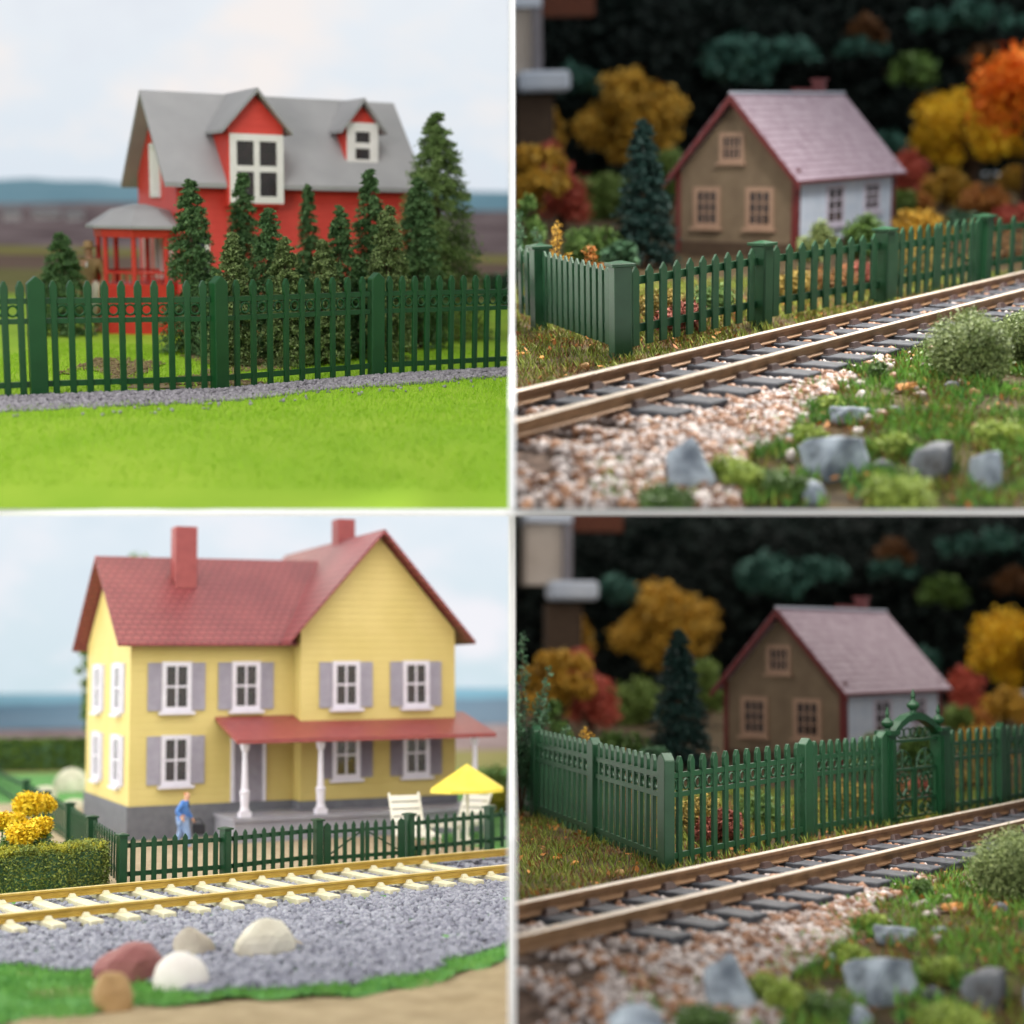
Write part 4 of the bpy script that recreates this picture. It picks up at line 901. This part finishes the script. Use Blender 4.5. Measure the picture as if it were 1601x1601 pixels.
    for i, (px, py, w, h, mt, lb) in enumerate([(1150, 762, 100, 46, 'moss', 'bright mossy mound right of the pale boulder'), (1262, 692, 60, 26, 'moss', 'yellow green moss behind the largest rock'), (1040, 792, 90, 26, 'leaf_g', 'green moss at the bottom edge'), (1395, 712, 70, 30, 'moss', 'light moss between the rocks'), (1225, 775, 80, 40, 'leaf_g', 'dark green moss below the largest rock'), (1400, 786, 120, 40, 'moss', 'blurred moss under the slate rock'), (1560, 690, 90, 30, 'moss', 'moss near the right edge above the slab'), (1372, 596, 36, 30, 'leaf_g', 'dark green grass tuft at the end of the pebbles'), (1300, 640, 50, 20, 'moss', 'olive moss in front of the flat topped rock')]):
        g = P.g(px, py); bush(P, '%s%s' % (lb, tag), 'moss_mound', px, py-h, g.y, w, M[mt], .06, 3500, 16, seed=300+i, cat='moss', loc=g, clump=.4, group='moss mounds in the foreground%s' % tag)

    # dark wood behind, pale tower
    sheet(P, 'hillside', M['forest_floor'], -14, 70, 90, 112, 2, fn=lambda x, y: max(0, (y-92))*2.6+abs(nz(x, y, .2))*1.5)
    rr_ = random.Random(5); cl = []; 
    for _ in range(90):
        px = rr_.uniform(760, 1640); py = rr_.uniform(-30, 330); c = P.at(px, py, rr_.uniform(88, 96)); cl.append((tuple(c), rr_.uniform(1.3, 3.2)))
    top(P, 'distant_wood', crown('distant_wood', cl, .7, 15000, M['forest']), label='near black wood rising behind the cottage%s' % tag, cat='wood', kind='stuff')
    for i, (px, py, w, hh, mt, lb) in enumerate([(1150, 88, 110, 56, 'teal', 'teal fir bough above the cottage gable'), (1225, 72, 90, 30, 'teal', 'pale teal fir bough above the cottage roof'), (1428, 105, 46, 40, 'leaf_g', 'green leafy bough above the right end of the roof'), (1515, 25, 130, 32, 'teal', 'teal fir bough near the top right corner'), (1350, 70, 60, 20, 'teal', 'faint teal bough in the middle of the dark wood'), (900, 118, 60, 30, 'teal', 'dim green bough beside the pale tower'), (1385, 225, 50, 30, 'teal', 'dim teal bough right of the roof slope'), (1545, 85, 40, 30, 'rust_d', 'brown bough left of the orange tree'), (1353, 42, 34, 26, 'rust_d', 'brown leafy spot high in the dark wood')]):
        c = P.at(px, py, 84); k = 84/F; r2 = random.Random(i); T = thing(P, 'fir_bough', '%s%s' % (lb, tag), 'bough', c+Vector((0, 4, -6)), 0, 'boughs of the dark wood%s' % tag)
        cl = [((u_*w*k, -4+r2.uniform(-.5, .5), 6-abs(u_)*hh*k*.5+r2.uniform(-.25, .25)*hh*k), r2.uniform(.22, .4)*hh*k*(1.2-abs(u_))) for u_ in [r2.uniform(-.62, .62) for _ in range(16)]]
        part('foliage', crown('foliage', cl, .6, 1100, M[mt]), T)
        m = MB(); m.tube([(0, 2, 5.9), (0, 0, 6), (0, -4, 6)], [.2, .12, .05], 6); part('branch', m.mesh('branch', M['bark']), T)
    b = P.col(822, 70); T = thing(P, 'pale_tower', 'blurred pale building with a blue white ledge at the top left corner%s' % tag, 'building', b, R(8)); k = 70/F; z0 = b.z
    zz = lambda py: P.at(822, py, 70).z-z0
    m = MB(); m.box(-42*k, 20*k, 0, 2, zz(118), zz(14)); part('wall', m.mesh('wall', M['tower']), T)
    m = MB(); m.box(-44*k, 28*k, -.5, 2.2, zz(12), zz(-30)); part('cornice', m.mesh('cornice', M['tower_b']), T)
    m = MB(); m.box(14*k, 28*k, -.45, .1, zz(112), zz(14)); part('column', m.mesh('column', M['tower_g']), T)
    m = MB(); m.box(-10*k, 66*k, -1.2, .6, zz(144), zz(112)); part('ledge', m.mesh('ledge', M['tower_b'], bevel=.15), T)
    m = MB(); m.box(28*k, 110*k, -.2, 1.2, zz(26), zz(-10)); part('awning', m.mesh('awning', M['rust_awn']), T)
    m = MB(); m.box(-12*k, 45*k, -.3, .5, -.2, zz(150)); part('lower_wall', m.mesh('lower_wall', M['base_b']), T)
autumn(PB, False)
autumn(PD, True)

# =================================================================== BOTTOM LEFT: yellow house
P = PC
q0 = P.gp(0, 1447, .12); q1 = P.gp(797, 1366, .12); CA = math.radians(36.0); CG = 2.05
cn = Vector((-math.sin(CA), math.cos(CA))); cm_ = ((q0+q1)/2).xy
def cd(x, y): return (Vector((x, y))-cm_).dot(cn)
sheet(P, 'sand_ground', M['sand'], -16, 1.2, 13, 24, .3, fn=lambda x, y: .05*nz(x, y, 1)+.01)
def interp(l, x):
    for (a, b), (c, d) in zip(l, l[1:]):
        if x <= c: return b+(d-b)*(x-a)/(c-a)
    return l[-1][1]
GRV = [(-400, 1512), (0, 1518), (150, 1528), (330, 1560), (420, 1552), (560, 1545), (640, 1530), (740, 1500), (900, 1440)]
SND = [(-400, 1640), (0, 1604), (110, 1592), (250, 1572), (430, 1562), (560, 1556), (660, 1546), (740, 1520), (900, 1455)]
def rowof(x, y): return P.proj((x, y, -P.c))
def greenk(x, y):
    px, py = rowof(x, y); return py < interp(SND, px)+9*nz(x, y, 2.1)
def gravk(x, y):
    px, py = rowof(x, y); return cd(x, y) < CG+.45+.25*nz(x, y, 1.2) and py < interp(GRV, px)+12*nz(x, y, 1.7)
sheet(P, 'green_strip', M['flock_c'], -16, .6, 14, 26, .07, dz=.03, keep=greenk, fn=lambda x, y: .05*nz(x, y, 1.5)+.02*nz(x, y, 6))
grass(P, 'flock_fibres', 'mint green flock fibres between the gravel and the tan sand', M['flock_b'], points(P, 16000, -9, 0, 14.5, 24, lambda x, y: greenk(x, y+.1*rnd.random()) and not gravk(x, y), dz=.03), .04, .10, 1.6)
grass(P, 'flock_fibres', 'short green fibres along the verge under the low fence', M['flock_b'], points(P, 5000, -11, 0, 21, 32, lambda x, y: CG+.35 < cd(x, y) < CG+1.5 and nz(x, y, 1.2) > -.3), .03, .07, 1.4)
sheet(P, 'gravel_bed', M['gravel_bed'], -16, .6, 14, 33, .15, dz=.04, keep=gravk)
sheet(P, 'green_verge', M['flock_c'], -26, .6, 20, 60, .3, dz=-.004, fn=lambda x, y: .012*nz(x, y, 1.5))
def slC(x, y):
    u = (Vector((x, y))-cm_).dot(Vector((math.cos(CA), math.sin(CA)))); k = (u+5.9) % .545; k = min(k, .545-k); return k < .135 and -.57 < cd(x, y) < CG+.57
pebbles(P, 'gravel', 'blue grey gravel under and in front of the golden railed track', M['gravel_c'], points(P, 15000, -11, 0, 15.5, 33, lambda x, y: gravk(x, y) and not (slC(x, y) and rnd.random() < .97), dz=.06), .030, .065)
pebbles(P, 'stray_gravel', 'loose grey stones along the verge in front of the plain fence', M['gravel_c'], points(P, 260, -9, 0, 22, 31, lambda x, y: CG+.4 < cd(x, y) < CG+1.0, dz=.02), .025, .05)
track(P, 'golden railed model railway track on cream sleepers in front of the yellow house', Vector((cm_.x, cm_.y)), CA, 12, CG, .125, .052,
      (M['rail_g'], M['rail_gt'], M['sleeper_c'], M['sleeper_c']), .545, .55, .20, .15, t0=.1)
# patio sheet and planks
fc = pts2(P, [(190, 1393, 9), (352, 1380, 9), (497, 1362, 0), (640, 1350, 8), (765, 1335, 4), (860, 1322, 0)])
fl = pts2(P, [(190, 1393, 11), (143, 1354, 11), (108, 1325, 11), (72, 1299, 11), (40, 1275, 11), (-10, 1243, 0)])
m = MB(); fd = (Vector(fc[2][0])-Vector(fc[0][0])).normalized(); fn_ = Vector((-fd.y, fd.x)); o_ = Vector(fc[0][0])
for k in range(60):
    a = o_ + fn_*(-.15+k*.13) - fd*.9; bq = o_ + fn_*(-.15+k*.13) + fd*8.2
    vs = [a, bq, bq+fn_*.118, a+fn_*.118]; z = -P.c+.03
    m.add([(v.x, v.y, z-.04) for v in vs]+[(v.x, v.y, z) for v in vs], [(3,2,1,0),(4,5,6,7),(0,1,5,4),(1,2,6,5),(2,3,7,6),(3,0,4,7)])
o = top(P, 'patio', m.mesh('patio', M['patio']), kind='structure', clip=True)
F_, base = fence(P, 'picket_fence', 'dark green plain picket fence with capped posts in front of the yellow house', 'plain', .635, M['green2'], [fc, fl], gates=((0, 2),), xs_=1.2, ps=.74, flip=(1,))
p, q = Vector(fc[2][0]), Vector(fc[3][0]); d = q-p; a = math.atan2(d.y, d.x); L = d.length; b0 = Vector((p.x, p.y, P.gz(*p)))
gt = part('gate', None, F_, b0-base, a)
for k, (x0, x1) in enumerate(((.14, L/2-.012), (L/2+.012, L-.14))):
    m = MB(); m.box(x0, x1, .0, .03, .66, .72).box(x0, x1, .0, .03, .18, .25)
    z = (.22, .69) if k == 0 else (.69, .22); m.tube([(x0, .015, z[0]), (x1, .015, z[1])], .018, 4)
    lf = part('gate_leaf', m.mesh('gate_leaf', M['green2']), gt)
    for j in range(5):
        x = x0+.04+(x1-x0-.08)*j/4; wd = .075 if j == (0 if k == 0 else 4) else .042
        m = MB(); m.prism([(-wd, .1), (wd, .1), (wd, .80), (0, .87), (-wd, .80)], -.03, -.001, 'y'); part('picket', m.mesh('picket', M['green2'], bevel=.005), lf, (x, 0, 0))

# the yellow house
h0 = P.col(200, 34); T = thing(P, 'yellow_house', 'yellow clapboard house with dark red roofs, lilac shutters and a porch', 'house', h0, R(25))
WD = 5.5; wx0, wx1, wy0 = 3.72, 7.52, -.55; wc = (wx0+wx1)/2
m = MB(); m.box(0, wx0+.01, 0, WD, .76, 4.40); m.prism([(0, 4.395), (WD/2, 6.28), (WD, 4.395)], 0, wc, 'x'); part('wall', m.mesh('wall', M['yellow_wall']), T)
m = MB(); m.box(wx0, wx1, wy0, 7, .76, 4.62); m.prism([(wx0, 4.615), (wc, 6.79), (wx1, 4.615)], wy0, 7, 'y'); part('wall', m.mesh('wall', M['yellow_wall']), T, label='projecting gabled wing wall')
m = MB(); m.box(-.04, wx1, -.04, WD+.04, -.1, .759); m.box(wx0-.03, wx1+.04, wy0-.04, 6.9, -.1, .755); part('foundation', m.mesh('foundation', M['found']), T)
s1 = (6.45-4.31)/(WD/2+.3)
rf = part('roof', gable_roof(-.34, wc, WD/2, WD/2+.3, 6.46, s1, .07).mesh('roof', M['mauve_roof']), T)
s2 = (6.94-4.34)/2.28
rf2 = part('roof', gable_roof_y(wy0-.38, 7.1, wc, 2.28, 6.95, s2, .07).mesh('roof', M['mauve_roof2']), T, label='steep wing roof')
m = MB(); m.box(1.32, 1.84, 1.62, 2.12, 5.2, 7.12); part('chimney', m.mesh('chimney', M['mauve'], bevel=.015), rf)
m = MB(); m.box(wc-.1, wc+.36, 2.2, 2.7, 6.5, 7.50); part('chimney', m.mesh('chimney', M['mauve'], bevel=.015), rf2)
kw = dict(fr=M['lilac_trim'], pane=M['pane'], shutter=M['lilac'], fw=.10)
for x, z in ((1.02, 3.36), (2.60, 3.36), (1.02, 1.74)): window(T, (x, 0, z), 0, .66, 1.1, 2, 2, **kw)
for x in (4.80, 6.52):
    for z in (3.36, 1.76): window(T, (x, wy0, z), 0, .66, 1.08, 2, 2, **kw)
for y in (1.35, 3.9):
    for z in (3.34, 1.72): window(T, (0, y, z), -math.pi/2, .72, 1.15, 2, 2, fr=M['lilac_trim'], pane=M['pane2'], shutter=M['lilac_plain'], fw=.12, sw=.42)
# porch
pz = .56; px0, px1, py0 = 1.9, 7.95, -1.75
m = MB(); m.box(px0, px1, py0, -.045, -.1, pz-.09); m.box(px0-.04, px1+.04, py0-.05, -.045, pz-.088, pz); dk = part('porch_deck', m.mesh('porch_deck', M['deck']), T)
m = MB(); m.prism([(py0-.2, 2.13), (py0-.2, 2.22), (-.0, 2.68), (-.0, 2.59)], px0, px1, 'x'); part('porch_roof', m.mesh('porch_roof', M['mauve']), T)
for x in (2.15, 3.85, 7.55):
    m = MB(); y = py0+.12; m.box(x-.12, x+.12, y-.12, y+.12, pz, pz+.12)
    m.lathe([(.10, pz+.12), (.11, pz+.16), (.085, pz+.20), (.10, pz+.5), (.115, pz+.54), (.075, pz+.6), (.06, pz+.9), (.05, 1.95), (.08, 1.98), (.10, 2.08), (.10, 2.18)], 12, (x, y)); part('porch_post', m.mesh('porch_post', M['lilac_trim']), T)
m = MB(); m.box(2.34, 2.98, -.05, .0, .765, 2.12); dr = part('door', m.mesh('door', M['lilac']), T)
m = MB(); m.box(2.26, 2.335, -.07, 0, .765, 2.2); m.box(2.985, 3.06, -.07, 0, .765, 2.2); m.box(2.335, 2.985, -.07, 0, 2.125, 2.2); part('door_frame', m.mesh('door_frame', M['lilac_trim']), dr)

# man with a bag
b = P.gp(285, 1330); T = thing(P, 'person', 'man in blue jacket and light jeans striding past the yellow house with a black bag', 'person', b, R(12))
person(T, 1.22, [(-.02, .05, .50), (.03, -.05, .50)], [(-.03, .06, .28), (.08, -.06, .28)], [(-.16, .06, .06), (.11, -.06, .04)], [(-.12, .05, .015), (.19, -.06, .02)],
       [(-.10, -.12, .66), (.07, .12, .64)], [(-.02, -.16, .56), (.17, .10, .50)], [(.00, -.10, .79), (.04, .11, .79)], .06, M['jacket'], M['jeans'], M['black'], M['hair'], face=.9)
m = MB(); m.box(.20, .46, -.02, .10, .32, .54); hb = top(P, 'shoulder_bag', m.mesh('shoulder_bag', M['black'], bevel=.025), b, R(12), 'black bag held behind the man in the blue jacket', 'bag')
m = MB(); m.tube([(.24, .04, .53), (.26, .06, .62), (.34, .05, .64), (.42, .04, .53)], .012, 6); part('handle', m.mesh('handle', M['black']), hb)

# parasol, loungers
b = P.col(731, 33); T = thing(P, 'parasol', 'yellow eight sided parasol standing at the right edge of the patio', 'parasol', b)
zt = P.at(731, 1194, 33).z-b.z; ze = P.at(731, 1236, 33).z-b.z; r_ = 60*33/F
m = MB(); n = 8; vs = [(0, 0, zt)]+[(r_*math.cos(2*math.pi*(k+.5)/n), r_*math.sin(2*math.pi*(k+.5)/n), ze+.05) for k in range(n)]+[(r_*math.cos(2*math.pi*(k+.5)/n), r_*math.sin(2*math.pi*(k+.5)/n), ze-.02) for k in range(n)]+[(0, 0, zt-.08)]
m.add(vs, [(0, 1+k, 1+(k+1) % n) for k in range(n)]+[(1+k, 9+k, 9+(k+1) % n, 1+(k+1) % n) for k in range(n)]+[(17, 9+(k+1) % n, 9+k) for k in range(n)]); part('canopy', m.mesh('canopy', M['parasol']), T)
m = MB(); m.tube([(0, 0, 0), (0, 0, zt-.06)], .035, 8); m.lathe([(.25, 0), (.25, .05), (.08, .1), (.04, .16)], 16); part('pole', m.mesh('pole', M['plastic_w']), T)
def lounger(px, y, rz, lb):
    b = P.col(px, y); T = thing(P, 'sun_lounger', lb, 'sun lounger', b, rz, 'white slatted loungers on the patio')
    m = MB()
    for k in range(8): m.box(-.32, .32, -1.2+k*.15, -1.2+k*.15+.11, .30, .34)
    part('seat', m.mesh('seat', M['plastic_w']), T)
    m = MB(); c, s = math.cos(R(58)), math.sin(R(58))
    for k in range(5):
        y0, y1 = .02+k*.17, .02+k*.17+.13; mm = Matrix.Rotation(R(58), 4, 'X'); mm.translation = Vector((0, 0, .32)); m.box(-.32, .32, y0, y1, -.02, .02, mm)
    mm = Matrix.Rotation(R(58), 4, 'X'); mm.translation = Vector((0, 0, .32))
    for x in (-.34, .30): m.box(x, x+.04, 0, .9, -.035, .015, mm)
    part('backrest', m.mesh('backrest', M['plastic_w']), T)
    m = MB()
    for x in (-.36, .32): m.box(x, x+.04, -1.22, 0, .27, .35)
    part('frame', m.mesh('frame', M['plastic_w']), T)
    for x in (-.34, .34):
        for y_ in (-1.1, -.1): m = MB(); m.box(x-.03, x+.03, y_-.03, y_+.03, 0, .27); part('leg', m.mesh('leg', M['plastic_w']), T)
lounger(640, 32.5, R(18), 'white slatted lounger behind the fence right of the gate')
lounger(735, 34.5, R(-28), 'white slatted lounger behind the pole of the yellow parasol')

# hedges and flowers at the left
def hedge(name, lb, corners, h, mats, n, leaf):
    (x0, y0), (x1, y1) = corners; d = Vector((x1-x0, y1-y0)); L = d.length; a = math.atan2(d.y, d.x)
    T = thing(P, name, lb, 'hedge', (x0, y0, P.gz(x0, y0)), a)
    pos = np.stack([NR.uniform(0, L, n), NR.uniform(-.0, .75, n), NR.uniform(0, h, n)], 1)
    f = NR.randint(0, 3, n); pos[f == 0, 1] = NR.normal(.0, .03, (f == 0).sum()); pos[f == 1, 2] = NR.normal(h, .04, (f == 1).sum()); pos[:, 2] += .04*np.sin(pos[:, 0]*7)
    end = NR.uniform(size=n) < .12; pos[end, 0] = L+NR.normal(0, .03, end.sum())
    V, Q = scatter(LEAF[0], LEAF[1], pos, leaf*NR.uniform(.6, 1.4, n)); part('foliage', npmesh('foliage', V, Q, M[mats[0]]), T)
    m = MB(); m.box(.03, L-.04, .05, .7, -.05, h-.06); part('core', m.mesh('core', M['leaf_dg']), T)
    k = n//7; cs = [((NR.uniform(0, L), NR.uniform(0, .7), h+NR.uniform(-.02, .05)), NR.uniform(.03, .07)) for _ in range(190)]
    part('yellow_tips', crown('yellow_tips', cs, leaf*.9, k*4, M[mats[1]]), T)
ga = P.gp(-60, 1412); gb = P.gp(166, 1391)
hedge('clipped_hedge', 'clipped dark green hedge with yellow tips along the verge at the left', ((ga.x, ga.y), (gb.x, gb.y)), .70, ('hedge', 'hedge_top'), 16000, .045)
# flowers
def flower(px, py, y, rpx, lb, seed):
    c = P.at(px, py, y); gz_ = P.gz(c.x, c.y); H = c.z-gz_; k = rpx*y/F; T = thing(P, 'yellow_flower', lb, 'flower', (c.x, c.y, gz_), 0, 'yellow double flowers beside the hedge')
    cl = [((0, 0, H), k*.8)]+[((k*.55*math.cos(j), k*.4*math.sin(j*1.3), H+k*.3*math.sin(j*2.1+seed)), k*.5) for j in range(7)]
    part('bloom', crown('bloom', cl, .075, 2600, M['petal']), T)
    m = MB(); m.tube([(.05, .02, 0), (0, 0, H*.6), (0, 0, H)], [.02, .016, .014], 6); part('stem', m.mesh('stem', M['leaf_g']), T)
    m = MB(); rr2 = random.Random(seed)
    for j in range(7):
        an = rr2.uniform(0, 6.28); z = H*rr2.uniform(.4, .85); dx, dy = .28*math.cos(an), .28*math.sin(an)
        m.add([(0, 0, z), (dx*.5-dy*.3, dy*.5+dx*.3, z+.08), (dx, dy, z+.02), (dx*.5+dy*.3, dy*.5-dx*.3, z+.06), (dx*.5, dy*.5, z+.03)], [(0, 4, 1), (1, 4, 2), (0, 3, 4), (4, 3, 2)])
    part('leaf', m.mesh('leaf', M['leaf_g']), T)
flower(35, 1306, 26.2, 22, 'lower yellow flower of the pair nearest the hedge, left one', 1)
flower(62, 1293, 26.6, 17, 'small bright yellow flower right of its larger neighbour', 2)
flower(44, 1258, 28.6, 22, 'upper blurred yellow flower in front of the side fence', 3)
flower(70, 1256, 29.0, 15, 'small blurred yellow flower touching the side fence', 4)
flower(4, 1284, 27.4, 15, 'yellow flower cut by the left edge', 5)
flower(25, 1284, 28, 14, 'small yellow flower above the lower pair', 6)
bush(P, 'green leafy bed under the yellow flowers beside the hedge', 'flower_bed', 30, 1300, 26.5, 110, M['leaf_g'], .07, 8000, 20, seed=61, cat='plant')
bush(P, 'dark green leafy clump between the flowers and the side fence', 'flower_bed', 62, 1300, 28.5, 60, M['leaf_dg'], .07, 3500, 12, seed=62, cat='plant')

# foreground stones
for i, (px, bot, w, h, mt, lb, bl, rz) in enumerate([(200, 1545, 115, 66, 'rock_r', 'large red brown rock in the foreground beside the egg shaped stone', .5, 10), (176, 1588, 66, 66, 'rock_t', 'orange tan rock under the red brown rock at the bottom', .4, 0),
         (282, 1556, 88, 60, 'rock_w', 'smooth white egg shaped stone in the foreground', 0, -8), (300, 1505, 78, 52, 'rock_g', 'taupe flat stone behind the white egg shaped one', .5, -20), (415, 1506, 92, 62, 'rock_c', 'cream boulder standing alone right of the other stones', .1, 25), (460, 1494, 34, 20, 'rock_g', 'small brown stone touching the cream boulder', .3, 0)]):
    g = P.gp(px, bot-8); k = g.y/F
    top(P, 'stone', rock_mesh('stone', M[mt], w/2*k, w/2*k*.75, h*.70*k, 200+i*5, .16 if i != 2 else .05, 3, bl), g, R(rz), lb, 'stone', 'stones in front of the golden track')
# background
b = P.col(60, 62); bp = P.col(133, 62)
hedge('far_hedge', 'blurred bright green hedge at the far left behind the yellow house', ((b.x-4, 62), (bp.x+1.2, 62)), 1.15, ('hedge_far', 'leaf_lg'), 6000, .2)
for i, (px, y, w, h, lb) in enumerate([(112, 50, 56, .55, 'blurred cream boulder left of the house in front of the far hedge'), (70, 46, 40, .35, 'smaller blurred cream boulder near the far end of the side fence'), (118, 43, 46, .22, 'low cream slab between the side fence and the house')]):
    q = P.col(px, y); k = y/F; top(P, 'boulder', rock_mesh('boulder', M['rock_c'], w/2*k, w/3*k, h, 300+i, .15, 3, .2), q, R(20*i), lb, 'boulder', 'cream boulders behind the side fence')
sheet(P, 'paved_court', M['patio'], -17, -8.6, 31, 45, .5, dz=.02)
sheet(P, 'far_meadow', M['f_grn'], -35, .6, 59.9, 76, 2, dz=-.02)
sheet(P, 'heath', M['heath'], -45, .6, 75.9, 93, 2, dz=-.02, fn=lambda x, y: max(0, (y-76)/17)*.9*(1+.5*nz(x, y, .1)))
sheet(P, 'hills', M['hill_dk'], -60, .6, 91, 99, 1.5, fn=lambda x, y: .8+max(0, (y-91)/8)*(1.35+.2*nz(x, 0, .1, 5)+.2*nz(x, y, .3, 2)))
sheet(P, 'far_hills', M['hill'], -60, .6, 100, 108, 1.5, fn=lambda x, y: .8+max(0, (y-100)/8)*(1.95+.25*nz(x, 0, .05, 9)))
skywall(P, 'sky', sky_mat('sky_blue_white', (-2, (.64, .78, .84)), (12, (.80, .87, .94)), (.90, .90, .95), (.72, .82, .90), .09), 112, -80, 10, -12, 40, '')
tree(P, 'light green tree peeping over the left roof of the yellow house', 'tree', 'leafy_tree', 208, 853, 58, 130, M['leaf_lg'], .25, 5000, .3, 20, seed=71)
tree(P, 'olive tree half hidden behind the left corner of the yellow house', 'tree', 'leafy_tree', 142, 985, 54, 60, M['leaf_lg'], .2, 2500, .3, 12, seed=72)
bush(P, 'bright green shrubbery right of the porch behind the parasol', 'shrub', 770, 1195, 44, 110, M['leaf_lg'], .12, 5000, 18, seed=73)
bush(P, 'yellow green low shrub behind the far right fence post', 'shrub', 785, 1228, 40, 60, M['hedge_top'], .1, 2500, 12, seed=74)
bush(P, 'small green plant at the foot of the fence beside the lounger', 'shrub', 652, 1322, 30.5, 22, M['leaf_g'], .05, 700, 6, seed=75)

# =================================================================== light, world, camera
sc = bpy.context.scene
w = bpy.data.worlds.new('World'); sc.world = w; w.use_nodes = True
bg = w.node_tree.nodes['Background']; bg.inputs[0].default_value = (.90, .95, 1, 1); bg.inputs[1].default_value = .52
def area(name, loc, tgt, sx, sy, rad, col):
    l = bpy.data.lights.new(name, 'AREA'); l.shape = 'RECTANGLE'; l.size = sx; l.size_y = sy; l.energy = rad*math.pi*sx*sy; l.color = col
    o = bpy.data.objects.new(name, l); C.objects.link(o); o.location = loc
    o.rotation_euler = (Vector(tgt)-Vector(loc)).to_track_quat('-Z', 'Y').to_euler(); return o
area('key_front_left', (-15, 4, 8), (0, 28, 0), 9, 9, 11.5, (1, .97, .92))  # unseen key light, added at the front left
area('fill_above_back', (26, 52, 40), (16, 84, 4), 20, 20, 4.0, (1, .96, .9))  # unseen light added to brighten the upper right background trees
area('fill_front_right', (13, 6, -1.6), (6, 25, -3.5), 6, 3, 15, (1, .97, .93))  # unseen fill added to lift the lower right scene
area('key_side_left', (-24, 29, -3.5), (-9, 36, -2), 9, 5, 16.0, (1, .98, .95))  # unseen side light added for the left wall of the yellow house
area('fill_front_low', (-17, 12, -3), (-6, 24, -3), 7, 4, 6.0, (1, .98, .95))  # weak unseen fill added for the lower left foreground
def down_fill(name, x0, x1, y0, y1, z, rad, col):  # added downward area lights, not fittings of the display
    l = bpy.data.lights.new(name, 'AREA'); l.shape = 'RECTANGLE'; l.size = x1-x0; l.size_y = y1-y0; l.energy = rad*math.pi*(x1-x0)*(y1-y0); l.color = col
    o = bpy.data.objects.new(name, l); C.objects.link(o); o.location = ((x0+x1)/2, (y0+y1)/2, z)
down_fill('fill_under_shelf_left', -30, -.4, 18, 108, -.06, 1.4, (1, .98, .96))  # unseen sheet of light under the shelf, stands in for overcast sky
down_fill('fill_under_shelf_right', 2.5, 9.5, 20, 33, -.06, 5.6, (1, .95, .9))  # unseen overhead light added just below the shelf, lower right scene
down_fill('fill_under_shelf_back', .4, 30, 40.5, 110, -.06, .95, (1, .95, .9))  # added unseen light over the lower right background
area('fill_above_left', (-6, 22, 22), (-5, 32, 0), 14, 14, 2.9, (1, .98, .95))  # unseen overhead light added above the upper left scene
area('key_above_right', (9, 27, 17), (6, 24, 2), 4.5, 4.5, 125, (1, .95, .88))  # small strong unseen key added above the upper right scene

cam = bpy.data.cameras.new('Camera'); co = bpy.data.objects.new('Camera', cam); C.objects.link(co); sc.camera = co
co.rotation_euler = (math.pi/2, 0, 0); cam.sensor_width = 36; cam.lens = 36*F/1601; cam.clip_start = .1; cam.clip_end = 600
cam.dof.use_dof = True; cam.dof.focus_distance = 24.8; cam.dof.aperture_fstop = cam.lens/1000/.25
cam.dof.aperture_blades = 0
sc.render.engine = 'CYCLES'
sc.view_settings.view_transform = 'Standard'; sc.view_settings.look = 'None'; sc.view_settings.exposure = 0; sc.view_settings.gamma = 1
sc.view_settings.use_curve_mapping = False

# keep every plant and part inside its own compartment
bpy.context.view_layer.update()
def root(o):
    while o.parent: o = o.parent
    return o
for o in list(C.objects):
    if o.type != 'MESH': continue
    P_ = REG.get(root(o))
    if not P_: continue
    W = o.matrix_world; cs = [W @ Vector(c) for c in o.bound_box]
    lo = [min(c[i] for c in cs) for i in range(3)]; hi = [max(c[i] for c in cs) for i in range(3)]
    if lo[0] < P_.xr[0] or hi[0] > P_.xr[1] or lo[2] < P_.zr[0] or hi[2] > P_.zr[1]:
        if hi[0] < P_.xr[0] or lo[0] > P_.xr[1] or hi[2] < P_.zr[0] or lo[2] > P_.zr[1]:
            bpy.data.objects.remove(o); continue
        if o.data.users > 1: o.data = o.data.copy()
        clipobj(P_, o, W.copy())
        if not len(o.data.polygons): bpy.data.objects.remove(o)
for o in list(C.objects):
    if o.type == 'EMPTY' and not o.children and not o.parent: bpy.data.objects.remove(o)
